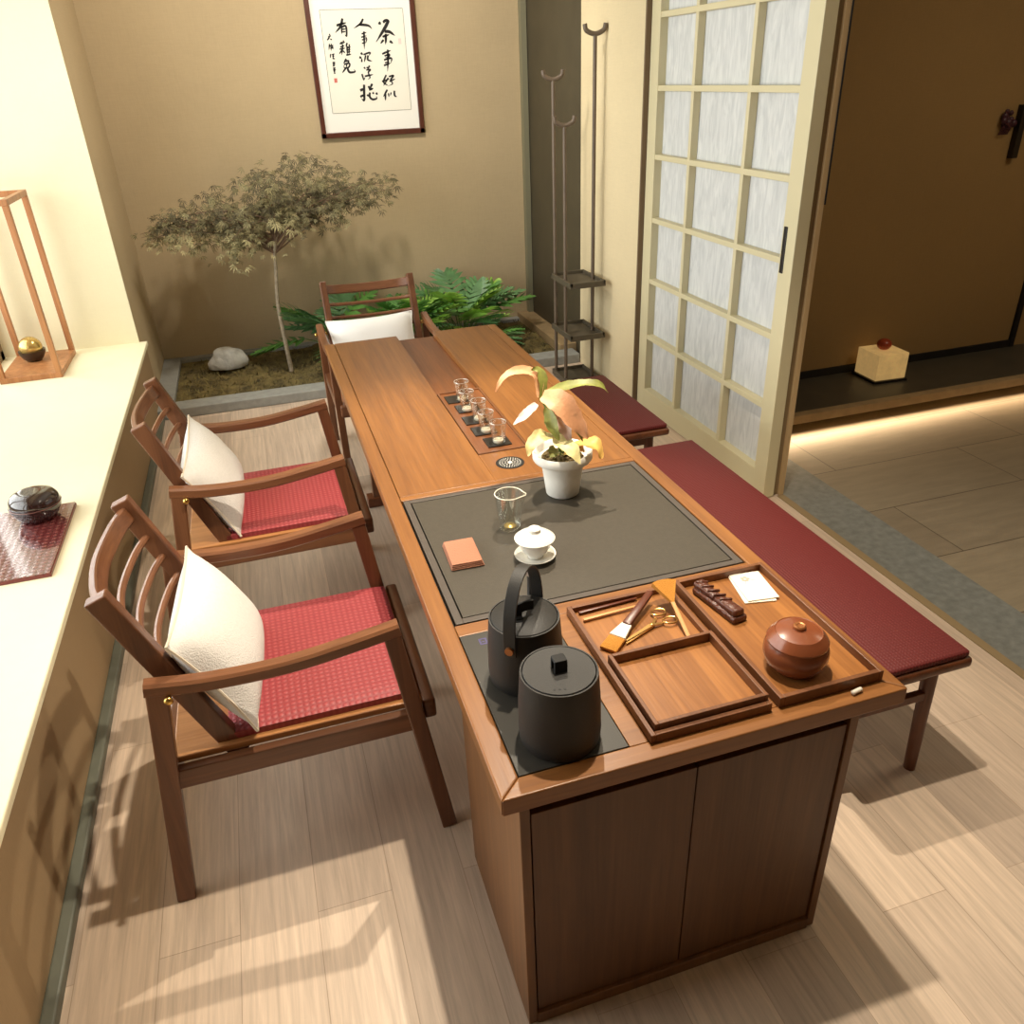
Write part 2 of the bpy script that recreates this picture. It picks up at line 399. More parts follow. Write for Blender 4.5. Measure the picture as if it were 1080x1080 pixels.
for y in (.1, 1.18, 2.26, 3.34, 4.42): box(b, -1.86, -1.79, y, y+.06, .45, 2.8)
box(b, -1.86, -1.79, 0.1, 4.48, .45, .5); box(b, -1.86, -1.79, 0.1, 4.48, 2.74, 2.8); box(b, -1.85, -1.8, 0.1, 4.48, 1.9, 1.94)
w1 = struct('window_1', b, M['jamb'], 'long window beside the deep sill')
b = BM(); box(b, -1.828, -1.822, 0.14, 4.46, .5, 2.74); o = obj('pane', b, M['glass'], w1)
struct('baseboard_left', box(BM(), -1.0, -.965, -3.6, 4.25, 0, .035, .006), M['skirt'], 'grey green skirting at the foot of the sill wall')
struct('wall_back', box(BM(), -1.9, 1.86, YB, YB+.15, 0, ZC), M['wall'], 'beige woven papered back wall behind the maple')
struct('trim_4', box(BM(), 1.845, 1.885, YB-.06, YB, 0, ZC), M['trimg'], 'grey green corner trim at the right end of back wall')
struct('wall_recess', box(BM(), 1.89, 2.02, 4.26, YB, 0, ZC), M['recess'], 'dark recessed wall panel beside the planting bed')
struct('wall_right', box(BM(), XR, 2.0, 3.385, 4.26, 0, ZC), M['wallr'], 'pale papered wall between planting bed and sliding door')
struct('trim_5', box(BM(), XR-.002, 1.9, 3.372, 3.386, 0, ZC), M['gapd'], 'thin brown strip standing for shade in the door gap of right wall')  # dark strip painted for the shaded gap beside the door
struct('wall_rear', box(BM(), -2, 5.9, -3.75, -3.6, 0, ZC), M['walld'], 'wall behind the viewpoint')  # unseen wall added to block outside light; dark paper cuts its bounce
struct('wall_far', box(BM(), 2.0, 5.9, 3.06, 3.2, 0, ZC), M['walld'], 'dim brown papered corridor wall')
struct('wall_corridor_end', box(BM(), 5.8, 5.95, -3.7, 3.2, 0, ZC), M['walld'], 'far right end wall of the corridor')  # unseen wall added to keep outside light from flooding the corridor
struct('wall_above_door', box(BM(), 1.9, 2.0, -3.6, 3.385, 2.62, ZC), M['wallr'], 'papered wall above the sliding door')
struct('trim_6', box(BM(), 1.98, 5.8, 2.6, 3.06, .075, .12), M['plat'], 'dark slate raised platform along the corridor wall')
struct('trim_7', box(BM(), 1.98, 5.8, 2.55, 2.602, .07, .121, .004), M['lip'], 'beige stone front edge of the raised platform')
struct('trim_8', box(BM(), 1.98, 5.8, 2.85, 3.0, 0, .075), M['plat'], 'set back base under the raised platform')
struct('baseboard_far', box(BM(), 2.0, 4.44, 3.045, 3.06, .12, .165), M['black'], 'black baseboard on the corridor wall')
struct('trim_9', box(BM(), 4.44, 4.475, 3.04, 3.06, .12, 2.2), M['black'], 'black upright door edge on the corridor wall')

# shoji sliding door
dx0, dx1 = 1.885, 1.945
b = BM()
box(b, dx0, dx1, 3.275, 3.37, .004, 2.6, .003)       # stiles and rails
box(b, dx0, dx1, 1.97, 2.065, .004, 2.6, .003)
box(b, dx0+.001, dx1-.001, 2.06, 3.28, .004, .125, .002); box(b, dx0+.001, dx1-.001, 2.06, 3.28, 2.5, 2.6, .002)
d1 = struct('door_1', b, M['door'], 'cream sliding door with paper panes')
rows = [.113, .444, .771, 1.103, 1.425, 1.75, 2.073, 2.4]
cols = [(2.065, 2.412), (2.436, 2.895), (2.93, 3.275)]
b = BM()
for z in rows[1:]: box(b, dx0+.004, dx0+.044, 2.06, 3.28, z-.013, z+.013, .002)
for y in (2.424, 2.914): box(b, dx0+.005, dx0+.044, y-.013, y+.013, .12, 2.5, .002)
obj('lattice', b, M['door'], d1)
zz = [.125]+rows[1:]+[2.5]
for i in range(len(zz)-1):
    for y0, y1 in cols:
        if zz[i+1]-zz[i] < .05: continue
        obj('paper_pane', box(BM(), dx0+.045, dx0+.051, y0-.01, y1+.01, zz[i], zz[i+1]), M['shoji'], d1)
obj('handle', box(BM(), dx0-.004, dx0+.004, 2.03, 2.054, 1.055, 1.245, .003), M['ebony'], d1)
b = box(BM(), 1.946, 1.975, 1.985, 3.38, .004, 2.6); struct('door_2', b, M['jamb'], 'second sliding leaf behind the paper door')
b = BM(); box(b, 1.976, 2.0, 1.972, 2.03, .004, 2.6); struct('trim_10', b, M['jambl'], 'brown rebate behind the sliding leaf')

struct('trim_12', box(BM(), 2.0, 2.006, 1.968, 1.974, 1.33, 2.6), M['black'], 'thin black slot along the door jamb')

# ------------------------------------------------------------------ planting bed
bed = thing('planting_bed', 'stone-kerbed indoor planting bed of brown moss along the back wall', 'planter', (.4, 4.8, 0))
b = BM()
box(b, XW, 1.855, 4.25, 4.40, 0, .065, .006)
obj('kerb', b, M['kerb'], bed, off=(.4, 4.8, 0))
b = BM(); box(b, XW, -.91, 4.4, YB, 0, .062, .004); box(b, -.91, 1.76, 5.35, YB, 0, .062, .004)
obj('kerb', b, M['kerb'], bed, off=(.4, 4.8, 0))
b = box(BM(), 1.76, 1.888, 4.4, YB, 0, .10, .004); obj('kerb', b, M['lip'], bed, off=(.4, 4.8, 0))
b = BM()
nx, ny = 90, 34; g = []
for j in range(ny+1):
    r = []
    for i in range(nx+1):
        x = -.909+2.668*i/nx; y = 4.401+.948*j/ny
        z = .045+.034*mnoise.noise(Vector((x*3, y*3, 0)))+.026*mnoise.noise(Vector((x*11, y*11, 3)))
        if i in (0, nx) or j in (0, ny): z = .035
        r.append(b.verts.new((x, y, z)))
    g.append(r)
for j in range(ny):
    for i in range(nx): b.faces.new((g[j][i], g[j][i+1], g[j+1][i+1], g[j+1][i]))
obj('moss', b, M['moss'], bed, smooth=True, off=(.4, 4.8, 0))
b = BM()
rnd = random.Random(3)
for k in range(5200):
    x = rnd.uniform(-.89, 1.74); y = rnd.uniform(4.42, 5.33)
    z = .042+.034*mnoise.noise(Vector((x*3, y*3, 0)))+.026*mnoise.noise(Vector((x*11, y*11, 3)))
    a = rnd.uniform(0, 2*PI); l = rnd.uniform(.015, .042); w = rnd.uniform(.002, .005)
    d = Vector((math.cos(a), math.sin(a), rnd.uniform(.3, 1.1)))*l; s = Vector((-math.sin(a), math.cos(a), 0))*w
    p = Vector((x, y, z)); b.faces.new([b.verts.new(p-s), b.verts.new(p+s), b.verts.new(p+d)])
o = obj('moss_tufts', b, M['mossf'], bed, off=(.4, 4.8, 0)); o['kind'] = 'stuff'

# stone
def rock(name, label, c, sx, sy, sz, seed):
    b = BM(); bmesh.ops.create_icosphere(b, subdivisions=4, radius=1)
    for v in b.verts:
        n = v.co.normalized(); k = 1+.28*mnoise.noise(n*1.3+Vector((seed, 0, 0)))+.08*mnoise.noise(n*4+Vector((0, seed, 0)))
        v.co = Vector((n.x*sx*k, n.y*sy*k, max(n.z*sz*k, -.35*sz)))
    o = obj(name, b, M['stone'], smooth=True); o.location = c; return tag(o, label, 'stone')
rock('garden_stone', 'pale grey rounded stone lying on the brown moss bed', (-.56, 4.98, .115), .125, .085, .115, 2.0)

# ------------------------------------------------------------------ maple
tree = thing('maple_tree', 'slender Japanese maple with flat wide olive crown standing in the moss bed', 'tree', (-.137, 4.83, .05))
T0 = Vector((-.137, 4.83, .05))
trunk = smooth_path([(-.137, 4.83, .03), (-.145, 4.83, .25), (-.15, 4.84, .5), (-.125, 4.85, .72), (-.10, 4.85, .9), (-.03, 4.86, 1.06)], 6)
b = BM(); tube(b, trunk, [.017-.008*i/(len(trunk)-1) for i in range(len(trunk))], 10)
obj('trunk', b, M['bark'], tree, smooth=True, off=T0)
rnd = random.Random(11)
def crown_env(x):
    """lower and upper edge of the crown over x"""
    ks = [(-.97, .97, 1.03), (-.85, .94, 1.10), (-.7, .93, 1.19), (-.5, .80, 1.26), (-.38, .76, 1.31), (-.2, .86, 1.36), (0, .93, 1.40), (.1, .95, 1.46), (.2, .98, 1.45), (.32, .98, 1.37), (.5, 1.06, 1.34), (.65, 1.07, 1.30), (.8, 1.17, 1.26)]
    for (x0, a0, b0), (x1, a1, b1) in zip(ks, ks[1:]):
        if x0 <= x <= x1:
            t = (x-x0)/(x1-x0); return a0+(a1-a0)*t, b0+(b1-b0)*t
    return (1.05, 1.1)
tips = []
b = BM()
for k in range(46):
    t = (k+.5)/46; x = -.93+1.72*((t*1.618*7) % 1)
    lo, hi = crown_env(x); y = 4.85+rnd.uniform(-.36, .36)*(1-abs((x+.05)/1.0)*.6); z = lo+(hi-lo)*rnd.uniform(.25, .9)
    s = trunk[rnd.randint(int(len(trunk)*.72), len(trunk)-1)]
    e = Vector((x, y, z)); m1 = s.lerp(e, .35)+Vector((0, 0, .07)); m2 = s.lerp(e, .7)+Vector((rnd.uniform(-.03, .03), 0, .07))
    pth = smooth_path([s, m1, m2, e], 4)
    tube(b, pth, [.006*(1-.8*i/(len(pth)-1)) for i in range(len(pth))], 5)
    tips += pth[4:]
obj('branches', b, M['twig'], tree, off=T0)
def maple_leaf(b, p, size, nrm, rot, mi):
    n = nrm.normalized(); a = n.orthogonal().normalized(); c = n.cross(a)
    for f in range(5):
        an = rot+math.radians(-76+38*f); L = size*(1, .92, .7)[abs(f-2)]
        d = a*math.cos(an)+c*math.sin(an); s = n.cross(d)*(size*.085)
        dr = Vector((0, 0, -.35*L))
        fc = b.faces.new([b.verts.new(p), b.verts.new(p+d*L*.5+s+dr*.3), b.verts.new(p+d*L+dr), b.verts.new(p+d*L*.5-s+dr*.3)])
        fc.material_index = mi
b = BM()
for k in range(3400):
    if k < 1300:
        q = rnd.choice(tips); p = q+Vector((rnd.gauss(0, .035), rnd.gauss(0, .04), rnd.gauss(-.01, .03)))
    else:
        x = rnd.triangular(-.95, .8, 0.0); lo, hi = crown_env(x)
        wob = .05*mnoise.noise(Vector((x*6, k*.01, 0)))
        z = lo+(hi-lo)*rnd.betavariate(1.3, 1.2)+wob
        # ragged clumps
        y = 4.85+rnd.uniform(-.4, .4)*(1-abs((x+.05)/1.0)*.6)
        if mnoise.noise(Vector((x*7, y*5, z*12))) < -.12: continue
        p = Vector((x, y, z))
    lo, hi = crown_env(p.x)
    if p.z < lo-.05 or p.z > hi+.04: continue
    t = (p.z-lo)/(hi-lo+1e-6); q = rnd.random()
    mi = 2 if (t < .45 and p.x < .05 and q < .6) else (1 if q < .3+.3*t else 0)
    maple_leaf(b, p, rnd.uniform(.03, .052), Vector((rnd.uniform(-.5, .5), -.5+rnd.uniform(-.5, .5), .8)), rnd.uniform(0, 6.28), mi)
obj('foliage', b, [M['maple'], M['maple2'], M['maple3']], tree, off=T0)

# ------------------------------------------------------------------ lobed philodendrons
def philo(name, label, c, n, size, seed, mats, tilt=(15, 70)):
    t = thing(name, label, 'plant', c, 0, 'leafy plants along the back wall')
    r = random.Random(seed); bl = BM(); bs = BM()
    for k in range(n):
        az = 2*PI*k*.382+r.uniform(-.3, .3); ti = math.radians(r.uniform(*tilt)); L = size*r.uniform(.75, 1.1)
        d = Vector((math.cos(az)*math.sin(ti), math.sin(az)*math.sin(ti), math.cos(ti)))
        if d.y > .3: d.y *= .3
        p0 = Vector((math.cos(az)*.02, math.sin(az)*.02, 0)); p1 = p0+d*L*.75; 
        pth = smooth_path([p0, p0+d*L*.4+Vector((0, 0, .03)), p1], 4); tube(bs, pth, .004, 5)
        h = Vector((d.x, d.y, 0)); h = h.normalized() if h.length > .05 else Vector((0, -1, 0))
        ax = (h*.75+Vector((0, 0, 1.0-ti*.95))).normalized(); side = ax.cross(Vector((0, 0, 1))).normalized(); nn = side.cross(ax)
        B = size*r.uniform(.8, 1.05); mi = r.randrange(len(mats))
        def rib(q): return p1+ax*(B*q)+Vector((0, 0, -.34*B*q*q))
        for s in (-1, 1):                       # central strip and side lobes
            fs = [rib(0), rib(.5), rib(1)]
            v = [bl.verts.new(x) for x in (rib(0), rib(.5)+side*s*B*.05, rib(1.0))]; f = bl.faces.new(v); f.material_index = mi
            for j in range(7):
                q = .04+.13*j; ll = B*(.34, .42, .45, .42, .36, .28, .2)[j]
                dd = (side*s*math.cos(.5+.05*j)+ax*math.sin(.3+.09*j)).normalized(); base = rib(q); tip = base+dd*ll+nn*(-.14*ll)
                w = ax*(B*.058); mid = base.lerp(tip, .55)+nn*(.05*ll)
                vs = [bl.verts.new(x) for x in (base-w*.6, mid-w, tip, mid+w, base+w*.6)]
                f = bl.faces.new(vs); f.material_index = mi
    obj('leaves', bl, mats, t); obj('stems', bs, M['stem'], t); return t
philo('philodendron', 'dark green lobed plant partly hidden behind the slatted chair back', (.25, 4.96, .05), 20, .40, 1, [M['fern2'], M['fern3']], (8, 58))
philo('philodendron', 'bright green lobed plant directly right of the far chair back', (.72, 4.84, .05), 26, .37, 2, [M['fern1'], M['fern1'], M['fern2']], (8, 55))
philo('philodendron', 'tall green lobed plant rightmost of the bed beside the dark recess', (1.16, 4.9, .05), 28, .40, 5, [M['fern1'], M['fern3'], M['fern2']], (6, 52))
philo('philodendron', 'low dark blue green plant in front of the tall lobed plant', (1.22, 4.62, .05), 14, .24, 6, [M['fern3'], M['fern2']], (20, 75))
M['rotl'] = mat('dry_leaf', S(140, 92, 40), .7, var=.3, vscale=20)
# ------------------------------------------------------------------ calligraphy
cal = thing('framed_calligraphy', 'dark wood framed calligraphy sheet with brush characters hung on back wall', 'picture', (.72, YB, 1.5))
CO = (.72, YB, 1.5)
fx0, fx1, fz0, fz1 = .358, 1.095, 1.49, 2.62
b = BM()
for a in ((fx0, fx0+.032, fz0, fz1), (fx1-.032, fx1, fz0, fz1), (fx0, fx1, fz0, fz0+.034), (fx0, fx1, fz1-.034, fz1)):
    box(b, a[0], a[1], YB-.035, YB-.001, a[2], a[3], .003)
obj('frame', b, M['frame'], cal, off=CO)
obj('mount', box(BM(), fx0+.03, fx1-.03, YB-.014, YB-.006, fz0+.03, fz1-.03), M['mount'], cal, off=CO)
px0, px1, pz0, pz1 = .4555, 1.0125, 1.6465, 2.2605
obj('sheet', box(BM(), px0, px1, YB-.0155, YB-.0141, pz0, pz1), M['paper'], cal, off=CO)
b = BM()
for a in ((px0-.003, px0, pz0, pz1), (px1, px1+.003, pz0, pz1), (px0, px1, pz0-.003, pz0), (px0, px1, pz1, pz1+.003)):
    box(b, a[0], a[1], YB-.0155, YB-.0141, a[2], a[3])
obj('ruled_border', b, M['line'], cal, off=CO)
# brush strokes in (u right, v down) over the ruled sheet, both 0..1
STROKES = [[(0.017,[(0.693,0.126),(0.717,0.146)]),(0.015,[(0.746,0.128),(0.782,0.109),(0.825,0.108)]),(0.019,[(0.816,0.111),(0.775,0.165),(0.722,0.224),(0.637,0.313)]),(0.017,[(0.753,0.214),(0.816,0.22),(0.877,0.257)]),(0.012,[(0.722,0.265),(0.808,0.245)]),(0.015,[(0.765,0.237),(0.76,0.291),(0.75,0.338)]),(0.012,[(0.732,0.294),(0.689,0.33)]),(0.014,[(0.806,0.307),(0.844,0.331)])],[(0.011,[(0.696,0.431),(0.808,0.398)]),(0.012,[(0.77,0.39),(0.762,0.491),(0.742,0.604)]),(0.01,[(0.723,0.452),(0.784,0.437),(0.773,0.462),(0.725,0.469)]),(0.011,[(0.712,0.49),(0.805,0.475),(0.796,0.522)]),(0.01,[(0.703,0.545),(0.793,0.522)]),(0.008,[(0.719,0.518),(0.778,0.511)])],[(0.011,[(0.72,0.638),(0.679,0.709),(0.734,0.748)]),(0.01,[(0.743,0.668),(0.673,0.745)]),(0.009,[(0.659,0.702),(0.758,0.681)]),(0.01,[(0.752,0.656),(0.812,0.649),(0.772,0.689),(0.79,0.729),(0.738,0.748)]),(0.009,[(0.754,0.705),(0.829,0.682)])],[(0.011,[(0.716,0.787),(0.657,0.857)]),(0.012,[(0.687,0.826),(0.678,0.898)]),(0.009,[(0.727,0.823),(0.727,0.863)]),(0.008,[(0.761,0.816),(0.748,0.849)]),(0.012,[(0.804,0.801),(0.803,0.85),(0.83,0.863)])],[(0.012,[(0.507,0.09),(0.467,0.135),(0.383,0.176)]),(0.014,[(0.448,0.143),(0.518,0.147),(0.57,0.158),(0.603,0.187)])],[(0.008,[(0.468,0.232),(0.532,0.217)]),(0.008,[(0.459,0.263),(0.527,0.25)]),(0.012,[(0.5,0.209),(0.493,0.292),(0.482,0.377)]),(0.008,[(0.516,0.263),(0.523,0.286),(0.509,0.32)]),(0.007,[(0.464,0.289),(0.516,0.279)]),(0.007,[(0.46,0.322),(0.513,0.313)])],[(0.013,[(0.433,0.412),(0.457,0.431)]),(0.013,[(0.41,0.452),(0.437,0.465)]),(0.01,[(0.432,0.503),(0.439,0.467)]),(0.01,[(0.464,0.431),(0.547,0.413),(0.531,0.442)]),(0.01,[(0.491,0.437),(0.464,0.503)]),(0.012,[(0.52,0.439),(0.511,0.481),(0.561,0.497)])],[(0.01,[(0.452,0.553),(0.47,0.571)]),(0.011,[(0.419,0.618),(0.432,0.682)]),(0.01,[(0.486,0.553),(0.5,0.566)]),(0.011,[(0.525,0.54),(0.495,0.574)]),(0.01,[(0.477,0.581),(0.529,0.58),(0.5,0.607),(0.514,0.657),(0.484,0.675)]),(0.01,[(0.45,0.643),(0.557,0.629)]),(0.008,[(0.428,0.682),(0.453,0.654)])],[(0.015,[(0.373,0.783),(0.427,0.765)]),(0.015,[(0.43,0.726),(0.42,0.804),(0.409,0.884),(0.379,0.863)]),(0.013,[(0.366,0.846),(0.425,0.825)]),(0.013,[(0.482,0.742),(0.498,0.774)]),(0.013,[(0.534,0.721),(0.498,0.766)]),(0.014,[(0.484,0.778),(0.541,0.768)]),(0.012,[(0.457,0.825),(0.468,0.848)]),(0.013,[(0.491,0.807),(0.486,0.854),(0.521,0.879),(0.57,0.87),(0.568,0.848)]),(0.012,[(0.527,0.807),(0.541,0.826)]),(0.013,[(0.568,0.813),(0.586,0.833)])],[(0.014,[(0.178,0.146),(0.298,0.121)]),(0.014,[(0.259,0.081),(0.225,0.154),(0.154,0.213)]),(0.01,[(0.238,0.157),(0.228,0.227)]),(0.012,[(0.238,0.161),(0.289,0.155),(0.285,0.245),(0.265,0.234)]),(0.008,[(0.238,0.183),(0.283,0.18)]),(0.008,[(0.235,0.208),(0.28,0.204)])],[(0.01,[(0.19,0.319),(0.257,0.304)]),(0.009,[(0.212,0.299),(0.217,0.325)]),(0.009,[(0.239,0.287),(0.237,0.315)]),(0.01,[(0.226,0.325),(0.198,0.428)]),(0.008,[(0.19,0.35),(0.246,0.339)]),(0.009,[(0.18,0.371),(0.25,0.361)]),(0.009,[(0.21,0.379),(0.169,0.416)]),(0.009,[(0.218,0.387),(0.243,0.408)]),(0.01,[(0.28,0.312),(0.261,0.351)]),(0.01,[(0.275,0.341),(0.266,0.427)]),(0.009,[(0.305,0.326),(0.29,0.425)]),(0.009,[(0.275,0.359),(0.318,0.35)]),(0.009,[(0.275,0.382),(0.313,0.375)]),(0.009,[(0.272,0.404),(0.309,0.396)]),(0.01,[(0.252,0.429),(0.315,0.422)])],[(0.011,[(0.247,0.465),(0.209,0.509)]),(0.01,[(0.232,0.489),(0.274,0.486),(0.256,0.509)]),(0.01,[(0.213,0.517),(0.279,0.51),(0.267,0.546),(0.213,0.553),(0.213,0.517)]),(0.009,[(0.247,0.513),(0.235,0.548)]),(0.01,[(0.235,0.549),(0.177,0.602)]),(0.013,[(0.252,0.549),(0.254,0.578),(0.276,0.599),(0.335,0.594),(0.328,0.572)])],[(0.0075,[(0.08,0.222),(0.087,0.243)]),(0.0075,[(0.062,0.25),(0.098,0.241)]),(0.0075,[(0.055,0.264),(0.083,0.256)]),(0.0075,[(0.044,0.279),(0.076,0.262)]),(0.0075,[(0.084,0.269),(0.103,0.28)])],[(0.0075,[(0.066,0.316),(0.05,0.376)]),(0.0075,[(0.089,0.316),(0.075,0.384)]),(0.0075,[(0.061,0.339),(0.113,0.33)]),(0.0075,[(0.1,0.337),(0.102,0.37)]),(0.0075,[(0.068,0.36),(0.108,0.353)])],[(0.0075,[(0.065,0.412),(0.054,0.453)]),(0.0075,[(0.078,0.422),(0.115,0.413)]),(0.0075,[(0.094,0.42),(0.087,0.461)]),(0.0075,[(0.081,0.438),(0.108,0.433)]),(0.0075,[(0.081,0.456),(0.112,0.462)])],[(0.0075,[(0.074,0.498),(0.109,0.493)]),(0.0075,[(0.073,0.514),(0.11,0.506)]),(0.0075,[(0.092,0.488),(0.087,0.527)]),(0.0075,[(0.071,0.529),(0.103,0.524)])],[(0.0075,[(0.073,0.552),(0.105,0.548)]),(0.0075,[(0.071,0.568),(0.107,0.563)]),(0.0075,[(0.089,0.543),(0.081,0.607)]),(0.0075,[(0.073,0.582),(0.1,0.577)]),(0.0075,[(0.075,0.602),(0.097,0.597)])]]
yk = YB-.0165
for strokes in STROKES:                       # one written character after another
    b = BM()
    for wd, pts in strokes:
        P = [Vector((px0+(px1-px0)*u, 0, pz1-(pz1-pz0)*v)) for u, v in pts]
        path = smooth_path(P, 5); n = len(path); L = []
        for i, p in enumerate(path):
            d = (path[min(i+1, n-1)]-path[max(i-1, 0)]); d = d.normalized() if d.length > 1e-9 else Vector((1, 0, 0))
            s = Vector((-d.z, 0, d.x)); t = i/(n-1); w = wd*(.55+.6*math.sin(PI*min(1, .25+t*.8)))*(1 if t < .8 else 1-(t-.8)*3)
            L.append((b.verts.new((p.x+s.x*w/2, yk, p.z+s.z*w/2)), b.verts.new((p.x-s.x*w/2, yk, p.z-s.z*w/2))))
        for (a, c), (e, f) in zip(L, L[1:]): b.faces.new((a, c, f, e))
    obj('brush_character', b, M['ink'], cal, off=CO)
def uvrect(u0, u1, v0, v1, m, nm):
    obj(nm, box(BM(), px0+(px1-px0)*u0, px0+(px1-px0)*u1, YB-.0168, YB-.016, pz1-(pz1-pz0)*v1, pz1-(pz1-pz0)*v0), m, cal, off=CO)
uvrect(0.068, 0.105, 0.651, 0.694, M['seal'], 'red_seal')
uvrect(0.913, 0.95, 0.285, 0.34, M['sealp'], 'faint_seal')

# ------------------------------------------------------------------ standing pole rack
RO = (1.7, 3.95, 0)
rk = thing('pole_rack', 'dark wooden stand of three forked poles with square trays by pale wall', 'stand', RO)
poles = [(1.607, 4.07, 1.81), (1.595, 3.855, 1.575), (1.788, 3.873, 2.027)]
for x, y, h in poles:
    b = BM(); tube(b, [(x, y, .0), (x, y, h)], .0115, 14); p = obj('pole', b, M['rack'], rk, smooth=True, off=RO)
    b = BM(); tube(b, smooth_path([(x-.058, y+.012, h+.044), (x-.048, y+.01, h+.012), (x, y, h-.006), (x+.048, y-.01, h+.012), (x+.058, y-.012, h+.044)], 5), .013, 10)
    obj('fork', b, M['rack'], p, smooth=True, off=RO)
for z in (.012, .33, .66):
    b = BM(); X0, X1, Y0, Y1 = 1.580, 1.812, 3.72, 4.08
    box(b, X0, X1, Y0, Y1, z, z+.014)
    for a in ((X0, X0+.014, Y0, Y1), (X1-.014, X1, Y0, Y1), (X0, X1, Y0, Y0+.014), (X0, X1, Y1-.014, Y1)): box(b, a[0], a[1], a[2], a[3], z+.012, z+.034, .002)
    obj('tray', b, M['rackt'], rk, off=RO)

# ------------------------------------------------------------------ tea table
TW, TL, H = .845, 2.88, .75
tb = thing('tea_table', 'long walnut tea table with inset black panels and near-end cabinet', 'table', (0, 0, 0))
def prism(b, poly, z0, z1, bev=0):
    lo = [b.verts.new((x, y, z0)) for x, y in poly]; hi = [b.verts.new((x, y, z1)) for x, y in poly]; n = len(poly)
    b.faces.new(lo[::-1]); b.faces.new(hi)
    for k in range(n): b.faces.new((lo[k], lo[(k+1) % n], hi[(k+1) % n], hi[k]))
    if bev: bmesh.ops.bevel(b, geom=list({e for v in lo+hi for e in v.link_edges}), offset=bev, segments=3, profile=.5, affect='EDGES')
    return b
obj('frame_rail', prism(BM(), [(0, 0), (.0448, .0428), (.0448, TL), (0, TL)], .71, H, .004), M['topY'], tb)
obj('frame_rail', prism(BM(), [(TW, 0), (TW, TL), (TW-.0448, TL), (TW-.0448, .0428)], .71, H, .004), M['topY'], tb)
obj('frame_rail', prism(BM(), [(.0006, 0), (TW-.0006, 0), (TW-.0452, .0428), (.0452, .0428)], .71, H, .003), M['topX'], tb)
obj('frame_rail', box(BM(), .0451, TW-.0451, TL-.03, TL, .7101, .7255, .003), M['topX'], tb)
b = BM(); box(b, .0451, TW-.0451, .472, .514, .712, H-.0002, .002); obj('cross_rail', b, M['topX'], tb)
b = BM(); box(b, .0451, TW-.0451, 1.164, 1.19, .712, H-.0002, .002); obj('cross_rail', b, M['topX'], tb)
obj('cross_rail', box(BM(), .262, TW-.0451, .0431, .4719, .712, H-.0006, .001), M['topX'], tb)
obj('top_board', box(BM(), .0462, .345, 1.1912, TL, .722, H-.0004, .0015), M['topY'], tb)
obj('top_board', box(BM(), .526, TW-.0462, 1.1912, TL, .722, H-.0004, .0015), M['topY'], tb)
obj('top_board', box(BM(), .3452, .5258, 1.1912, 1.394, .722, H-.0004, .0015), M['topY'], tb)
obj('trench_floor', box(BM(), .3455, .5255, 1.394, TL-.002, .7105, .727), M['dark'], tb)
obj('subframe', box(BM(), .0452, TW-.0452, .0432, 1.19, .7006, .7118), M['dark'], tb)
# drain grate let into the near board
b = BM(); lathe(b, [(.046, .7496), (.046, .7508), (.044, .7512), (0, .7512)], (.425, 1.297, 0), 48)
gr = obj('drain_grate', b, M['black'], tb)
b = BM()
for ring, (r0, r1, n) in enumerate(((.0125, .0185, 10), (.0225, .0275, 18), (.031, .036, 26))):
    for k in range(n):
        a = 2*PI*(k+.5*(ring % 2))/n; w = .0011
        d = Vector((math.cos(a), math.sin(a), 0)); s = Vector((-d.y, d.x, 0))*w; c0 = Vector((.425, 1.297, .7515))
        b.faces.new([b.verts.new(c0+d*r0-s), b.verts.new(c0+d*r1-s), b.verts.new(c0+d*r1+s), b.verts.new(c0+d*r0+s)])
lathe(b, [(.0075, .7513), (.0075, .7517), (0, .7517)], (.425, 1.297, 0), 20)
obj('white_slots', b, M['slots'], gr)
# cabinet
cx0, cx1, cy0, cy1 = .04, .77, .03, .49
b = BM()
box(b, cx0, cx0+.02, cy0, cy1, .0, .7095, .0015)
obj('side_panel', b, M['cabZ'], tb)
obj('side_panel', box(BM(), cx1-.02, cx1, cy0, cy1, .0, .7095, .0015), M['cabZ'], tb)
obj('back_panel', box(BM(), cx0+.02, cx1-.02, cy1-.02, cy1-.001, .0, .7005), M['cabZ'], tb)
obj('plinth', box(BM(), cx0+.0201, cx1-.0201, cy0-.004, cy1-.021, .0, .034, .002), M['cabZ'], tb)
obj('gap_shade', box(BM(), cx0+.021, cx1-.021, cy0+.035, cy0+.05, .034, .7005), M['black'], tb)  # black sheet behind the doors, painted in place of the gap's shade
for x0, x1 in ((cx0+.0235, .404), (.4065, cx1-.0235)):
    obj('door', box(BM(), x0, x1, cy0+.004, cy0+.024, .037, .655, .0015), M['cabD'], tb)
obj('top_strip', box(BM(), cx0+.0201, cx1-.0201, cy0+.012, cy0+.034, .694, .7005), M['cabZ'], tb)
# far trestle
for x in (.125, .70):
    b = BM(); beam(b, (x, 2.62, .03), (x, 2.62, .7103), .04, .05, (0, 1, 0)); obj('leg', b, M['chZ'], tb)
b = BM(); box(b, .075, .75, 2.585, 2.655, 0, .05, .004); obj('foot', b, M['bench'], tb)
b = BM(); box(b, .146, .679, 2.6, 2.63, .62, .7103, .003); obj('apron', b, M['dark'], tb)

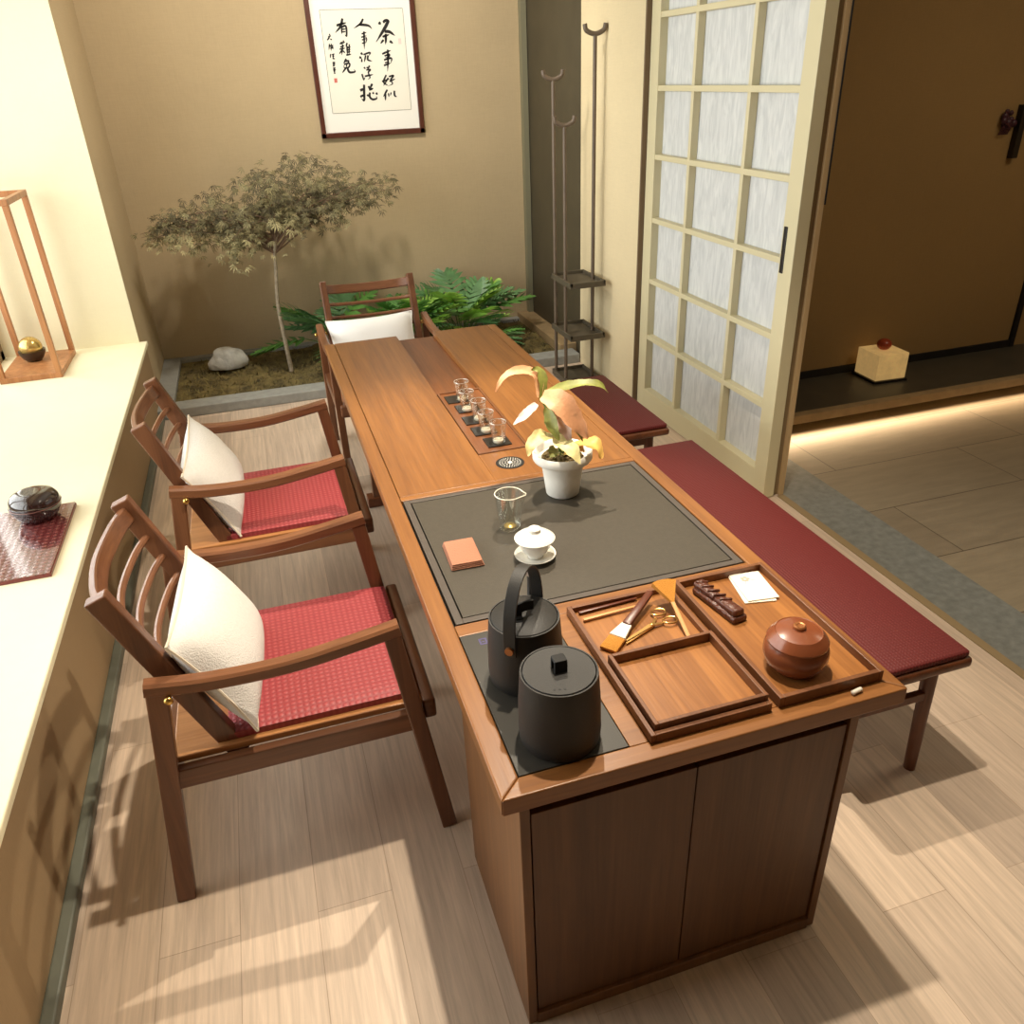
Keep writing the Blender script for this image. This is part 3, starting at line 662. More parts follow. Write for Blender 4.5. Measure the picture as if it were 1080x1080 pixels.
# inset slate tea tray
TO = (.43, .84, .7125)
tt = thing('tea_tray', 'wide black slate tea tray let into the middle of the table', 'tray', TO)
b = BM(); X0, X1, Y0, Y1 = .0465, .7985, .5155, 1.1625
box(b, X0, X1, Y0, Y1, .7125, .738)
obj('base', b, M['black'], tt, off=TO)
b = BM()
X0 += .004; X1 -= .004; Y0 += .003; Y1 -= .003; w = .018
for a in ((X0, X0+w, Y0, Y1), (X1-w, X1, Y0, Y1), (X0+w, X1-w, Y0, Y0+w), (X0+w, X1-w, Y1-w, Y1)): box(b, a[0], a[1], a[2], a[3], .7381, .7502, .0012)
obj('rim', b, M['slater'], tt, off=TO)
obj('plate', box(BM(), X0+w+.0035, X1-w-.0035, Y0+w+.0035, Y1-w-.0035, .7381, .7497, .0012), M['slate'], tt, off=TO)

# hob
HO = (.15, .257, .7125)
hb = thing('induction_hob', 'black glass hob plate let into near left corner of table', 'hob', HO)
obj('glass_plate', box(BM(), .0465, .2605, .0445, .4705, .7125, .7499, .0008), M['hob'], hb, off=HO)
b = BM()
for a in ((.083, .101, .427, .431), (.083, .087, .431, .445), (.097, .101, .431, .445), (.083, .101, .445, .449), (.089, .095, .435, .439)): box(b, a[0], a[1], a[2], a[3], .7499, .7502)
obj('printed_mark', b, M['logo'], hb, off=HO)

# ------------------------------------------------------------------ table ware
def kettle_body(root, c, r, h):
    b = BM(); lathe(b, [(0, .0), (r*.97, .0), (r*1.03, .006), (r*1.05, .03), (r*1.03, h*.6), (r*.97, h), (r*.93, h), (r*.92, h-.006), (0, h-.006)], (0, 0, 0), 56)
    return obj('body', b, M['kettle'], root, smooth=50)
K1 = (.146, .300, .7505)
k1 = thing('strap_kettle', 'matt black kettle with tall strap handle on the black hob plate', 'kettle', K1)
kettle_body(k1, K1, .0735, .150)
b = BM(); lathe(b, [(0, .1445), (.0668, .1445), (.0668, .1495), (.0655, .151), (0, .151)], (0, 0, 0), 48); lid = obj('lid', b, M['kettle'], k1, smooth=50)
b = BM(); sweep(b, smooth_path([(-.016, 0, .153), (-.012, 0, .168), (.004, 0, .173), (.02, 0, .173)], 4), .022, .005, (0, 1, 0)); box(b, -.02, -.006, -.012, .012, .151, .154); obj('lid_knob', b, M['black'], lid)
hp = Vector((-.62, -.78, 0)).normalized()
def hpt(s, z): return (hp.x*s*-1, hp.y*s*-1, z)
arch = smooth_path([hpt(-.0795, .108), hpt(-.081, .15), hpt(-.074, .20), hpt(-.048, .245), hpt(-.008, .262), hpt(.034, .248), hpt(.066, .205), hpt(.079, .15), hpt(.0795, .108)], 6)
b = BM(); sweep(b, arch, .004, .025, (hp.y, -hp.x, 0)); obj('strap_handle', b, M['kettle'], k1, smooth=30)
b = BM()
sg = Vector(hpt(-.076, .124)); tube(b, [sg, sg+hp*.012], .0085, 14); obj('handle_pin', b, M['copper'], k1, smooth=30)
b = BM(); tube(b, smooth_path([(.030, .062, .06), (.040, .082, .10), (.046, .094, .15), (.047, .096, .178)], 5), .0075, 12); sp = obj('spout', b, M['kettle'], k1, smooth=30)
b = BM(); tube(b, [(.047, .096, .176), (.0472, .0962, .188)], .0079, 12); obj('spout_tip', b, M['silver'], sp, smooth=30)

K2 = (.151, .115, .7505)
k2 = thing('lidded_canister', 'black lidded pot without handle on hob, nearest the viewer', 'pot', K2)
kettle_body(k2, K2, .0735, .155)
b = BM(); lathe(b, [(0, .1495), (.0668, .1495), (.0668, .1540), (.0655, .156), (0, .156)], (0, 0, 0), 48); lid = obj('lid', b, M['kettle'], k2, smooth=50)
b = BM(); box(b, -.011, .013, -.009, .013, .175, .182, .0015); box(b, -.011, .013, -.009, -.005, .156, .177); box(b, -.011, .013, .009, .013, .156, .177); obj('lid_knob', b, M['black'], lid)
b = BM()
for k in range(3): lathe(b, [(.0024, .1561), (.0024, .1565), (0, .1565)], (-.026+.009*k, -.047-.002*k, 0), 10)
obj('vent_holes', b, M['kettled'], lid)

# plant in white pot
PO = (.508, 1.04, .7502)
PS = 1.06
pp = thing('pink_leaf_plant', 'pink and cream leaved houseplant in white flared pot on slate tray', 'plant', PO)
b = BM(); lathe(b, [(0, 0), (.041, 0), (.046, .004), (.052, .05), (.058, .092), (.066, .098), (.078, .104), (.082, .110), (.082, .128), (.079, .131), (.073, .128), (.066, .112), (0, .112)], (0, 0, 0), 48); b.transform(Matrix.Scale(PS, 4))
obj('pot', b, M['pot'], pp, smooth=50)
b = BM(); lathe(b, [(.069, .113), (.06, .119), (.03, .123), (0, .124)], (0, 0, 0), 30, cap0=False)
for k in range(70):
    a = rnd.uniform(0, 6.28); q = .06*math.sqrt(rnd.random()); ball(b, (math.cos(a)*q, math.sin(a)*q, .122), rnd.uniform(.004, .009), u=6, v=4)
obj('potting_soil', b, M['soil'], pp, smooth=True)
def leaf(b, pts, w, up, mi=0, fold=.25, tipk=1):
    """leaf blade along a curved midrib"""
    path = smooth_path(pts, 7); n = len(path); up = Vector(up); L = []
    for i, p in enumerate(path):
        d = (path[min(i+1, n-1)]-path[max(i-1, 0)]).normalized(); s = d.cross(up).normalized(); u = s.cross(d)
        t = i/(n-1); wv = 1+.05*math.sin(i*1.7); ww = w*wv*math.sin(PI*min(1, (t*.92+.06)**.72))**.85
        wav = .16*w*math.sin(t*13+w*300)
        L.append([b.verts.new(p-s*ww+u*(fold*ww+wav)), b.verts.new(p-s*ww*.5+u*(fold*ww*.35)), b.verts.new(p), b.verts.new(p+s*ww*.5+u*(fold*ww*.35)), b.verts.new(p+s*ww+u*(fold*ww-wav))])
    for A, B in zip(L, L[1:]):
        for k in range(4): f = b.faces.new((A[k], A[k+1], B[k+1], B[k])); f.material_index = mi
def W(x, y, z): return Vector((x-PO[0], y-PO[1], z-PO[2]))
CAM = Vector((-.235, -.94, 1.848))
lv = [  # midrib points, half width, facing, material
    ([(.448, 1.03, 1.068), (.485, .985, 1.055), (.522, .965, 1.0), (.552, .955, .95)], .032, (-.4, -.75, .7), 0),
    ([(.45, 1.06, 1.05), (.452, 1.08, 1.10), (.425, 1.09, 1.122), (.38, 1.08, 1.128), (.345, 1.07, 1.115), (.322, 1.06, 1.085)], .015, (-.1, -.55, .9), 0),
    ([(.452, 1.05, 1.04), (.462, 1.07, 1.09), (.458, 1.085, 1.12), (.435, 1.085, 1.126)], .016, (.3, -.6, .4), 2),
    ([(.47, 1.05, 1.07), (.515, 1.03, 1.083), (.565, 1.01, 1.092), (.605, 1.0, 1.085), (.628, .995, 1.06)], .016, (0, -.45, 1), 2),
    ([(.43, 1.03, 1.045), (.40, 1.01, 1.035), (.372, 1.0, 1.02), (.348, .99, 1.012)], .013, (0, -.5, 1), 4),
    ([(.48, 1.03, .94), (.43, .99, .965), (.39, .965, .955), (.375, .95, .93)], .022, (0, -.5, 1), 1),
    ([(.47, 1.0, .95), (.50, .95, .93), (.515, .92, .895)], .022, (-.2, -.6, .8), 1),
    ([(.53, 1.02, .90), (.565, .98, .925), (.585, .96, .915), (.592, .95, .885)], .026, (.2, -.5, 1), 3),
    ([(.47, 1.02, 1.02), (.492, .985, .985), (.508, .97, .94)], .020, (-.3, -.9, .2), 4),
    ([(.46, 1.03, 1.03), (.462, .99, .99), (.475, .975, .95)], .018, (-.6, -.7, .3), 2),
    ([(.50, 1.03, 1.0), (.53, .985, .98), (.54, .965, .94)], .02, (.3, -.8, .4), 2),
    ([(.505, 1.03, .88), (.47, 1.0, .905), (.45, .98, .90)], .022, (0, -.4, 1), 2),
    ([(.515, 1.04, .88), (.545, 1.01, .90), (.56, 1.0, .89)], .022, (0, -.4, 1), 3),
]
b = BM()
for pts, w, up, mi in lv: leaf(b, [W(*p) for p in pts], w, up, mi)
obj('leaves', b, [M['pinkL'], M['creamL'], M['greenL'], M['yellL'], M['blush']], pp, smooth=60)
b = BM()
for tip in ((.45, 1.04, 1.06), (.47, 1.05, 1.07), (.452, 1.06, 1.05), (.48, 1.03, .95), (.53, 1.02, .90), (.47, 1.02, 1.02), (.505, 1.02, .98)):
    tube(b, smooth_path([W(.505, 1.04, .86), W(.5+.2*(tip[0]-.5), 1.04, .86+.5*(tip[2]-.86)), W(*tip)], 5), .0032, 7)
obj('stems', b, M['stem'], pp, smooth=True)

# glass pitcher
GO = (.298, .893, .7502)
b = BM(); n = 40; rings = []
prof = [(.0, .0), (.022, .0), (.027, .004), (.031, .03), (.035, .06), (.0375, .09), (.0385, .108), (.037, .108), (.0355, .09), (.033, .06), (.029, .03), (.024, .007), (0, .006)]
for r, z in prof:
    if r == 0: rings.append([b.verts.new((0, 0, z))]); continue
    R_ = []
    for k in range(n):
        a = 2*PI*k/n; sp_ = max(0, math.cos(a+.5))**24*max(0, (z-.07)/.04)
        R_.append(b.verts.new((math.cos(a)*r*(1+.28*sp_), math.sin(a)*r*(1+.28*sp_), z+(-.006 if 0 else .004)*sp_)))
    rings.append(R_)
for A, B in zip(rings, rings[1:]):
    for k in range(n):
        k2 = (k+1) % n
        if len(A) == 1: b.faces.new((A[0], B[k2], B[k]))
        elif len(B) == 1: b.faces.new((A[k], A[k2], B[0]))
        else: b.faces.new((A[k], A[k2], B[k2], B[k]))
pt = thing('glass_pitcher', 'clear glass tea pitcher with pouring lip on the slate tray', 'pitcher', GO)
obj('vessel', b, M['glass'], pt, smooth=60)
b = BM(); tube(b, [(math.cos(2*PI*k/32)*.0378*(1+.28*max(0, math.cos(2*PI*k/32+.5))**24), math.sin(2*PI*k/32)*.0378*(1+.28*max(0, math.cos(2*PI*k/32+.5))**24), .108) for k in range(33)], .0013, 6)
obj('rim', b, M['card'], pt, smooth=True)  # cream tube paints the bright glint along the glass rim
b = BM(); lathe(b, [(0, .0065), (.014, .0065), (.017, .010), (.010, .014), (0, .015)], (0, 0, 0), 30); obj('tea_residue', b, M['goldball'], pt, smooth=True)

# gaiwan
QO = (.312, .722, .7502)
gw = thing('lidded_tea_bowl', 'white porcelain lidded tea bowl on saucer on the slate tray', 'bowl', QO)
b = BM(); lathe(b, [(0, .003), (.024, 0), (.026, .002), (.046, .009), (.053, .014), (.0535, .016), (.046, .013), (.028, .007), (0, .006)], (0, 0, 0), 48); obj('saucer', b, M['white'], gw, smooth=60)
b = BM(); lathe(b, [(0, .008), (.02, .008), (.021, .014), (.031, .024), (.042, .045), (.049, .058), (.0505, .060), (.047, .058), (.04, .046), (0, .02)], (0, 0, 0), 48); obj('bowl', b, M['white'], gw, smooth=60)
b = BM(); lathe(b, [(.0515, .0605), (.052, .0625), (.043, .070), (.028, .077), (.015, .080), (.014, .087), (.0165, .089), (.014, .091), (0, .0905)], (0, 0, 0), 48, cap0=True); obj('lid', b, M['white'], gw, smooth=50)

# folded cloth
FO = (.14, .80, .7502)
b = BM()
for k in range(4):
    z0 = .0005+.0042*k; c = box(b, -.043+.001*k, .043-.0015*k, -.064+.0008*k, .064-.002*k, z0, z0+.0042, .0018)
for v in b.verts: v.co.z += .0015*mnoise.noise(Vector((v.co.x*40, v.co.y*40, 0))) if v.co.z > .004 else 0
o = obj('folded_tea_cloth', b, M['towel'], smooth=True); o.location = FO; o.rotation_euler = (0, 0, -.04); tag(o, 'small rust-brown folded tea cloth lying on the slate tray', 'cloth')

# cover board with coasters and glasses in the trench
BO = (.4355, 1.7, .727)
cb = thing('cup_board', 'reddish wooden board with raised rim lying in the table trench under the glasses', 'board', BO)
b = BM(); box(b, .3475, .5235, 1.396, 2.01, .727, .7475)
obj('panel', b, M['dark'], cb, off=BO)
b = BM()
for a in ((.3475, .356, 1.396, 2.01), (.515, .5235, 1.396, 2.01), (.356, .515, 1.396, 1.405), (.356, .515, 2.001, 2.01)): box(b, a[0], a[1], a[2], a[3], .7475, .7525, .001)
obj('rim', b, M['trayR'], cb, off=BO)
spots = [(.435, 1.475, 'nearest'), (.420, 1.585, 'second'), (.416, 1.693, 'middle'), (.420, 1.815, 'fourth'), (.406, 1.925, 'farthest')]
cupoff = [(0.002, -.012), (.004, -.018), (.014, -.01), (-.006, -.024), (.018, -.022)]
order = ['nearest the slate tray', 'second from the slate tray', 'third and middle of the row', 'fourth from the slate tray', 'farthest from the slate tray']
cst0 = cup0 = None
for i, (x, y, nm) in enumerate(spots):
    if cst0 is None:
        b = BM(); box(b, -.041, .041, -.039, .039, 0, .0045, .001); cst0 = obj('coaster', b, M['ebony']); cs = cst0
        cup0 = thing('tea_glass', '', 'glass', (0, 0, 0), 0, 'tea glasses on the cup board'); cg = cup0
        b = BM(); lathe(b, [(0, 0), (.0195, 0), (.0215, .003), (.0245, .034), (.0285, .074), (.0272, .074), (.0232, .035), (.019, .014), (0, .012)], (0, 0, 0), 32); obj('vessel', b, M['glass'], cup0, smooth=60)
        b = BM(); lathe(b, [(0, .0005), (.016, .0005), (.019, .005), (.0175, .011), (0, .0118)], (0, 0, 0), 24); obj('thick_base', b, M['card'], cup0, smooth=60)  # cream filling paints the light caught in the glass bottom
        b = BM(); tube(b, [(math.cos(2*PI*k/28)*.0279, math.sin(2*PI*k/28)*.0279, .0742) for k in range(29)], .001, 6); obj('rim', b, M['silver'], cup0, smooth=True)
    else:
        cs = cst0.copy(); C.objects.link(cs); cg = copy_tree(cup0)
    cs.location = (x, y, .7477); tag(cs, 'square black coaster on the cup board, '+order[i], 'coaster', 'coasters on the cup board')
    cg.location = (x+cupoff[i][0], y+cupoff[i][1], .7524); cg['label'] = 'small clear tea glass in the row, '+order[i]; cg['group'] = 'tea glasses on the cup board'

# ------------------------------------------------------------------ wooden trays and tools
def tray(name, label, x0, x1, y0, y1, h, th, z=.7505, fl=.006):
    o_ = ((x0+x1)/2, (y0+y1)/2, z); t = thing(name, label, 'tray', o_)
    obj('floor_board', box(BM(), x0+th*.5, x1-th*.5, y0+th*.5, y1-th*.5, z, z+fl), M['trayY'], t, off=o_)
    b = BM()
    for a in ((x0, x0+th, y0, y1), (x1-th, x1, y0, y1), (x0+th, x1-th, y0, y0+th), (x0+th, x1-th, y1-th, y1)): box(b, a[0], a[1], a[2], a[3], z, z+h, .0012)
    obj('rim', b, M['trayR'], t, off=o_); return t
tray('tool_tray', 'open wooden tool tray on the table holding tea brushes and scissors', .300, .556, .034, .468, .020, .010)
tray('inner_box_tray', 'empty square wooden box tray set into the near half of tool tray', .3125, .5535, .0455, .262, .027, .0085, z=.757, fl=.005)
tray('tea_jar_tray', 'wooden tray at right table corner holding clay jar and card', .574, .812, .036, .470, .025, .010)

zt = .7567
# wide flat brush lying over the tray
def along(p0, p1):
    p0, p1 = Vector(p0), Vector(p1); return p0, (p1-p0).normalized(), (p1-p0).length
fbo = Vector((.33, .30, zt))
fb = thing('flat_tea_brush', 'wide flat brush with white ferrule and amber bristles lying in tool tray', 'brush', fbo)
dirv = Vector((.165, .135, .018)).normalized()
b = BM(); beam(b, dirv*.0+Vector((0, 0, .006)), dirv*.045+Vector((0, 0, .006)), .040, .008, bev=.002, taper=.95); obj('bristles', b, M['bristle'], fb, smooth=True)
b = BM(); beam(b, dirv*.044+Vector((0, 0, .007)), dirv*.092+Vector((0, 0, .007)), .038, .011, bev=.002, taper=.62); obj('ferrule', b, M['card'], fb)
b = BM(); beam(b, dirv*.088+Vector((0, 0, .008)), dirv*.215+Vector((0, 0, .010)), .021, .013, bev=.004, taper=.8); obj('handle', b, M['handle'], fb, smooth=True)
# fan brush
fno = Vector((.512, .335, zt))
fn = thing('fan_tea_brush', 'tan handled brush with fanned golden bristles leaning on tool tray rim', 'brush', fno)
dv = Vector((.012, .12, .034)).normalized()
b = BM(); beam(b, (0, -.055, .004), Vector((0, -.055, .004))+dv*.105, .009, .006, bev=.002); obj('handle', b, M['tan'], fn)
b = BM(); st = Vector((0, -.055, .004))+dv*.10
for k in range(9):
    a = (k-4)*.10; dd = (dv+Vector((a, 0, .03*abs(k-4)*0))).normalized(); beam(b, st, st+dd*.066, .0062, .006, bev=0, taper=1.9)
obj('bristles', b, M['bristle'], fn)
# wooden tongs / pick along the far wall of the tray
for lab, y, x0, x1, m in (('slim dark wooden tea pick along far rim of tool tray', .447, .322, .47, 'handle'), ('pale tipped wooden tea scoop lying just before the dark pick', .418, .322, .455, 'tan')):
    o_ = Vector((x0, y, zt)); b = BM(); beam(b, (0, 0, .005), (x1-x0, .006, .006), .009, .006, bev=.002, taper=.7); ob = obj('tea_pick' if m == 'handle' else 'tea_scoop', b, M[m], smooth=True); ob.location = o_; tag(ob, lab, 'tool')
# scissors
so = Vector((.455, .345, zt))
sc = thing('gold_scissors', 'small golden scissors with round finger loops in the tool tray', 'scissors', so)
for s, (tip, loop) in enumerate((((-.078, -.036, .004), (.036, .040, .006)), ((-.076, -.030, .007), (.046, .002, .008)))):
    b = BM(); beam(b, tip, (0.0, 0.0, .006+.002*s), .0045, .0022, bev=0, taper=2.2); beam(b, (0, 0, .006+.002*s), Vector(loop)*.62, .0075, .0028, bev=0, taper=.7); bl = obj('blade', b, M['gold'], sc)
    lc = Vector(loop); b = BM(); tube(b, [lc+Vector((math.cos(2*PI*k/24)*.017, math.sin(2*PI*k/24)*.012, .001*math.sin(4*PI*k/24))) for k in range(25)], .0022, 8); obj('finger_loop', b, M['gold'], bl, smooth=True)
b = BM(); lathe(b, [(.004, .008), (.004, .0115), (.002, .0125), (0, .0125)], (0, 0, 0), 14); obj('screw', b, M['brass'], sc, smooth=True)

# clay jar
JO = (.668, .128, .7567)
jr = thing('clay_tea_jar', 'round glossy brown clay tea jar with knobbed lid on right tray', 'jar', JO)
b = BM(); lathe(b, [(0, 0), (.042, 0), (.045, .003), (.058, .018), (.0645, .036), (.0645, .05), (.060, .066), (.0585, .068), (0, .068)], (0, 0, 0), 56); obj('body', b, M['clay'], jr, smooth=50)
b = BM(); lathe(b, [(.0605, .0675), (.061, .0715), (.056, .080), (.0475, .089), (.0465, .0905), (.045, .0895), (.03, .0945), (.0135, .0965), (.0135, .0985), (0, .0985)], (0, 0, 0), 56, cap0=True); jl = obj('lid', b, M['clay'], jr, smooth=35)
b = BM(); lathe(b, [(.012, .0986), (.0125, .1025), (.010, .105), (.0065, .1045), (.005, .1025), (0, .1025)], (0, 0, 0), 28); obj('knob', b, M['copper'], jl, smooth=50)

# carved tea pet
VO = Vector((.634, .366, .7567))
b = BM()
beam(b, (-.012, .072, .008), (.012, -.074, .008), .040, .016, bev=.005)
beam(b, (-.014, .074, .022), (-.002, .004, .020), .030, .018, bev=.006, taper=.8)
beam(b, (.0, .012, .018), (.010, -.070, .024), .026, .016, bev=.006, taper=1.15)
for k in range(5): beam(b, (-.024+.004*k, .066-.02*k, .030), (.004+.004*k, .058-.02*k, .029), .006, .006, bev=.002)
o = obj('carved_tea_pet', b, M['figur'], smooth=60); o.location = VO; tag(o, 'small dark brown carved figure lying left of the card on right tray', 'figurine')
# cards
for k, (x, y, r, lab) in enumerate(((.742, .398, -.20, 'lower cream card peeking out under the printed card'), (.748, .402, -.13, 'cream card with small printed flower in far end of right tray'))):
    t = thing('paper_card', lab, 'card', (x, y, .7567+.0034*k), r, 'cards in the right tray')
    obj('sheet', box(BM(), -.038, .038, -.056, .056, 0, .003, .0006), M['card'], t)
    if k:
        b = BM()
        for q in range(5):
            a = q*1.26; lathe(b, [(.0045, .0031), (.0045, .0033), (0, .0033)], (-.008+math.cos(a)*.007, .03+math.sin(a)*.007, 0), 10)
        beam(b, (-.008, .026, .0031), (-.016, .010, .0031), .0016, .0004, bev=0); beam(b, (.0, .028, .0031), (.014, .02, .0031), .0016, .0004, bev=0)
        obj('printed_flower', b, M['cardp'], t)
b = BM(); tube(b, [(-.013, 0, .0052), (-.011, 0, .0052), (.011, 0.004, .0052), (.013, .004, .0052)], [.002, .0048, .0048, .002], 12)
o = obj('white_rest', b, M['pebble'], smooth=True); o.location = (.74, .020, .7502); tag(o, 'tiny white rounded rest on the near table edge before the jar tray', 'rest')

# ------------------------------------------------------------------ benches
def bench(label, x0, x1, y0, y1, zt_):
    cx, cy = (x0+x1)/2, (y0+y1)/2; t = thing('bench', label, 'bench', (cx, cy, 0), 0); o_ = (cx, cy, 0)
    b = BM(); box(b, x0, x1, y0, y1, zt_-.045, zt_-.012, .011, 3); obj('seat', b, M['bench'], t, off=o_, smooth=40)
    b = BM(); box(b, x0+.008, x1-.010, y0+.008, y1-.008, zt_-.0118, zt_+.010, .008, 3); obj('seat_pad', b, M['red2'], t, off=o_, smooth=40)
    lx = ((x0+.055, x0+.03), (x1-.075, x1-.085)); ly = ((y0+.06, y0+.035), (y1-.06, y1-.035))
    for xa, xb in lx:
        for ya, yb in ly:
            b = BM(); tube(b, [(xb, yb, 0), (xa, ya, zt_-.044)], [.0165, .022], 16); obj('leg', b, M['benchZ'], t, off=o_, smooth=50)
    for ya, yb in ly:
        b = BM(); beam(b, (lx[0][0]-.005, ya*.6+yb*.4, .27), (lx[1][0]+.0, ya*.6+yb*.4, .27), .02, .028); obj('stretcher', b, M['bench'], t, off=o_)
        b = BM(); box(b, lx[0][0], lx[1][0], ya-.013, ya+.013, zt_-.095, zt_-.0455); obj('apron', b, M['bench'], t, off=o_)
    return t
bench('long low bench with deep red pad along the right side of tea table', 1.04, 1.425, .325, 1.875, .425)
bench('short low bench with deep red pad beside the pole rack', 1.03, 1.41, 2.055, 2.80, .425)

# ------------------------------------------------------------------ chairs (built facing +x, then set out)
def make_chair():
    t = thing('armchair', '', 'chair', (0, 0, 0), 0, 'walnut armchairs round the tea table')
    ys = .288
    for s in (-1, 1):
        y = s*ys
        b = BM(); beam(b, (-.352, y, 0), (-.268, y, .675), .036, .046, (1, 0, 0), .004); rl = obj('leg', b, M['chZ'], t)
        b = BM(); beam(b, (.352, y, 0), (.262, y, .690), .034, .042, (1, 0, 0), .004); obj('leg', b, M['chZ'], t)
        b = BM(); sweep(b, smooth_path([(-.292, y, .683), (-.15, y, .664), (.02, y, .663), (.16, y, .680), (.283, y, .700)], 6), .038, .036); obj('armrest', b, M['chX'], t)
        b = BM(); beam(b, (-.300, y-s*.004, .401), (.306, y-s*.004, .404), .026, .057, (0, 0, 1), .003); obj('side_rail', b, M['chX'], t)
        # sloping back post
        b = BM(); beam(b, (-.138, s*.235, .40), (-.340, s*.235, .905), .034, .05, (1, 0, 0), .004); obj('back_post', b, M['chZ'], t)
        b = BM(); tube(b, [(-.245, s*.315, .655), (-.245, s*.248, .655)], .006, 10)
        ball(b, (-.245, s*.316, .655), .0105, 1, .7, 1, 12, 8); ball(b, (-.238, s*.262, .66), .009, 1, 1, 1, 12, 8); obj('brass_pin', b, M['brass'], t, smooth=True)
    b = BM(); box(b, -.285, .318, -.269, .269, .430, .448, .003); obj('seat_board', b, M['chS'], t)
    b = BM(); box(b, .318, .352, -.285, .285, .392, .452, .008, 3); obj('front_rail', b, M['chY'], t, smooth=40)
    b = BM(); beam(b, (-.29, -.275, .41), (-.29, .275, .41), .03, .05); obj('rear_rail', b, M['chY'], t)
    b = BM(); X0, X1, Y0, Y1 = -.155, .312, -.252, .262
    g = []; n = 20
    for j in range(n+1):
        r = []
        for i in range(n+1):
            u = i/n; v = j/n; x = X0+(X1-X0)*u; y = Y0+(Y1-Y0)*v
            e = min(u, 1-u, v, 1-v)*n
            r.append((x, y, .4725+.004*math.sin(PI*u)*math.sin(PI*v)-(.006 if e < .5 else 0)-.004*max(0, u-.9)*10))
        g.append(r)
    top = [[b.verts.new(p) for p in r] for r in g]; bot = [[b.verts.new((p[0], p[1], .449)) for p in r] for r in g]
    for j in range(n):
        for i in range(n):
            b.faces.new((top[j][i], top[j][i+1], top[j+1][i+1], top[j+1][i])); b.faces.new((bot[j][i], bot[j+1][i], bot[j+1][i+1], bot[j][i+1]))
    for i in range(n):
        b.faces.new((top[0][i], bot[0][i], bot[0][i+1], top[0][i+1])); b.faces.new((top[n][i], top[n][i+1], bot[n][i+1], bot[n][i]))
        b.faces.new((top[i][0], top[i+1][0], bot[i+1][0], bot[i][0])); b.faces.new((top[i][n], bot[i][n], bot[i+1][n], top[i+1][n]))
    obj('seat_pad', b, M['red'], t, smooth=50)
    ax = Vector((-.202, 0, .505)).normalized(); P0 = Vector((-.138, 0, .40))
    def bp(k): return P0+ax*k
    def rail(k, bow, w, h):
        c = bp(k); q = Vector((-ax.z, 0, ax.x))
        return smooth_path([c+Vector((0, -.232, 0)), c+Vector((0, -.15, 0))+q*bow*.62, c+q*bow, c+Vector((0, .15, 0))+q*bow*.62, c+Vector((0, .232, 0))], 6)
    b = BM(); sweep(b, rail(.505, .05, 0, 0), .02, .046, ax); obj('top_rail', b, M['chY'], t, smooth=40)
    for k in (.425, .355, .285, .205):
        b = BM(); tube(b, rail(k, .05, 0, 0), .0095, 8); obj('back_slat', b, M['chY'], t, smooth=True)
    return t
def cushion(name, label, s, hgt, th, m, seedk):
    n = 18; t = thing(name, label, 'cushion', (0, 0, 0), 0, 'cushions on the armchairs')
    b = BM(); gs = []
    for sg in (1, -1):
        g = []
        for j in range(n+1):
            r = []
            for i in range(n+1):
                u = -1+2*i/n; v = -1+2*j/n
                k = 1-.085*(1-u*u)*(abs(v)**2.5); kv = 1-.085*(1-v*v)*(abs(u)**2.5)
                x = u*s/2*kv; y = v*hgt/2*k
                z = sg*th/2*((1-abs(u)**2.6)*(1-abs(v)**2.6))**.62
                z += .006*mnoise.noise(Vector((u*2.2+seedk, v*2.2, sg)))*(1-abs(u))*(1-abs(v))
                r.append((x, y, z))
            g.append(r)
        gs.append(g)
    A = [[b.verts.new(p) for p in r] for r in gs[0]]
    Bv = [[(A[j][i] if i in (0, n) or j in (0, n) else b.verts.new(gs[1][j][i])) for i in range(n+1)] for j in range(n+1)]
    for j in range(n):
        for i in range(n):
            b.faces.new((A[j][i], A[j][i+1], A[j+1][i+1], A[j+1][i])); b.faces.new((Bv[j][i], Bv[j+1][i], Bv[j+1][i+1], Bv[j][i+1]))
    body = obj('cover', b, m, t, smooth=True)
    edge = [gs[0][0][i] for i in range(n)]+[gs[0][j][n] for j in range(n)]+[gs[0][n][i] for i in range(n, 0, -1)]+[gs[0][j][0] for j in range(n, 0, -1)]
    b = BM(); tube(b, edge+[edge[0]], .0035, 6); obj('piping', b, M['pipe'] if m is M['linen'] else m, t, smooth=True)
    return t

ch = make_chair(); ch.location = (-.35, .912, 0)
ch['label'] = 'walnut armchair nearest the viewer, red woven seat beside the window sill'
c2 = copy_tree(ch); c2.location = (-.352, 1.928, 0)
c2['label'] = 'walnut armchair behind the nearest one, second along the window sill'
c3 = copy_tree(ch); c3.location = (.312, 3.172, 0); c3.rotation_euler = (0, 0, -PI/2)
c3['label'] = 'walnut armchair at the far end of tea table, slatted back before the plants'

def place_cushion(o, bottom, top, right, lift):
    """stand a cushion between the middle of its bottom edge and of its top edge"""
    B, T = Vector(bottom), Vector(top); ey = (T-B).normalized(); ex = Vector(right).normalized(); ex = (ex-ey*ex.dot(ey)).normalized(); ez = ex.cross(ey)
    Mx = Matrix((ex, ey, ez)).transposed().to_4x4(); Mx.translation = (B+T)/2+ez*lift; o.matrix_world = Mx
cu = cushion('cushion', 'cream linen cushion leaning on the nearest armchair back', .475, .315, .15, M['linen'], 1)
place_cushion(cu, (-.424, .862, .484), (-.565, .876, .757), (0.046, 1, -.026), .0)
cu2 = cushion('cushion', 'cream linen cushion leaning on the second armchair back', .475, .30, .15, M['linen'], 5)
place_cushion(cu2, (-.455, 1.906, .484), (-.588, 1.888, .74), (.03, 1, .08), .0)
cu3 = cushion('cushion', 'white cushion with faded embroidery on the armchair at far table end', .47, .30, .13, M['linenw'], 9)
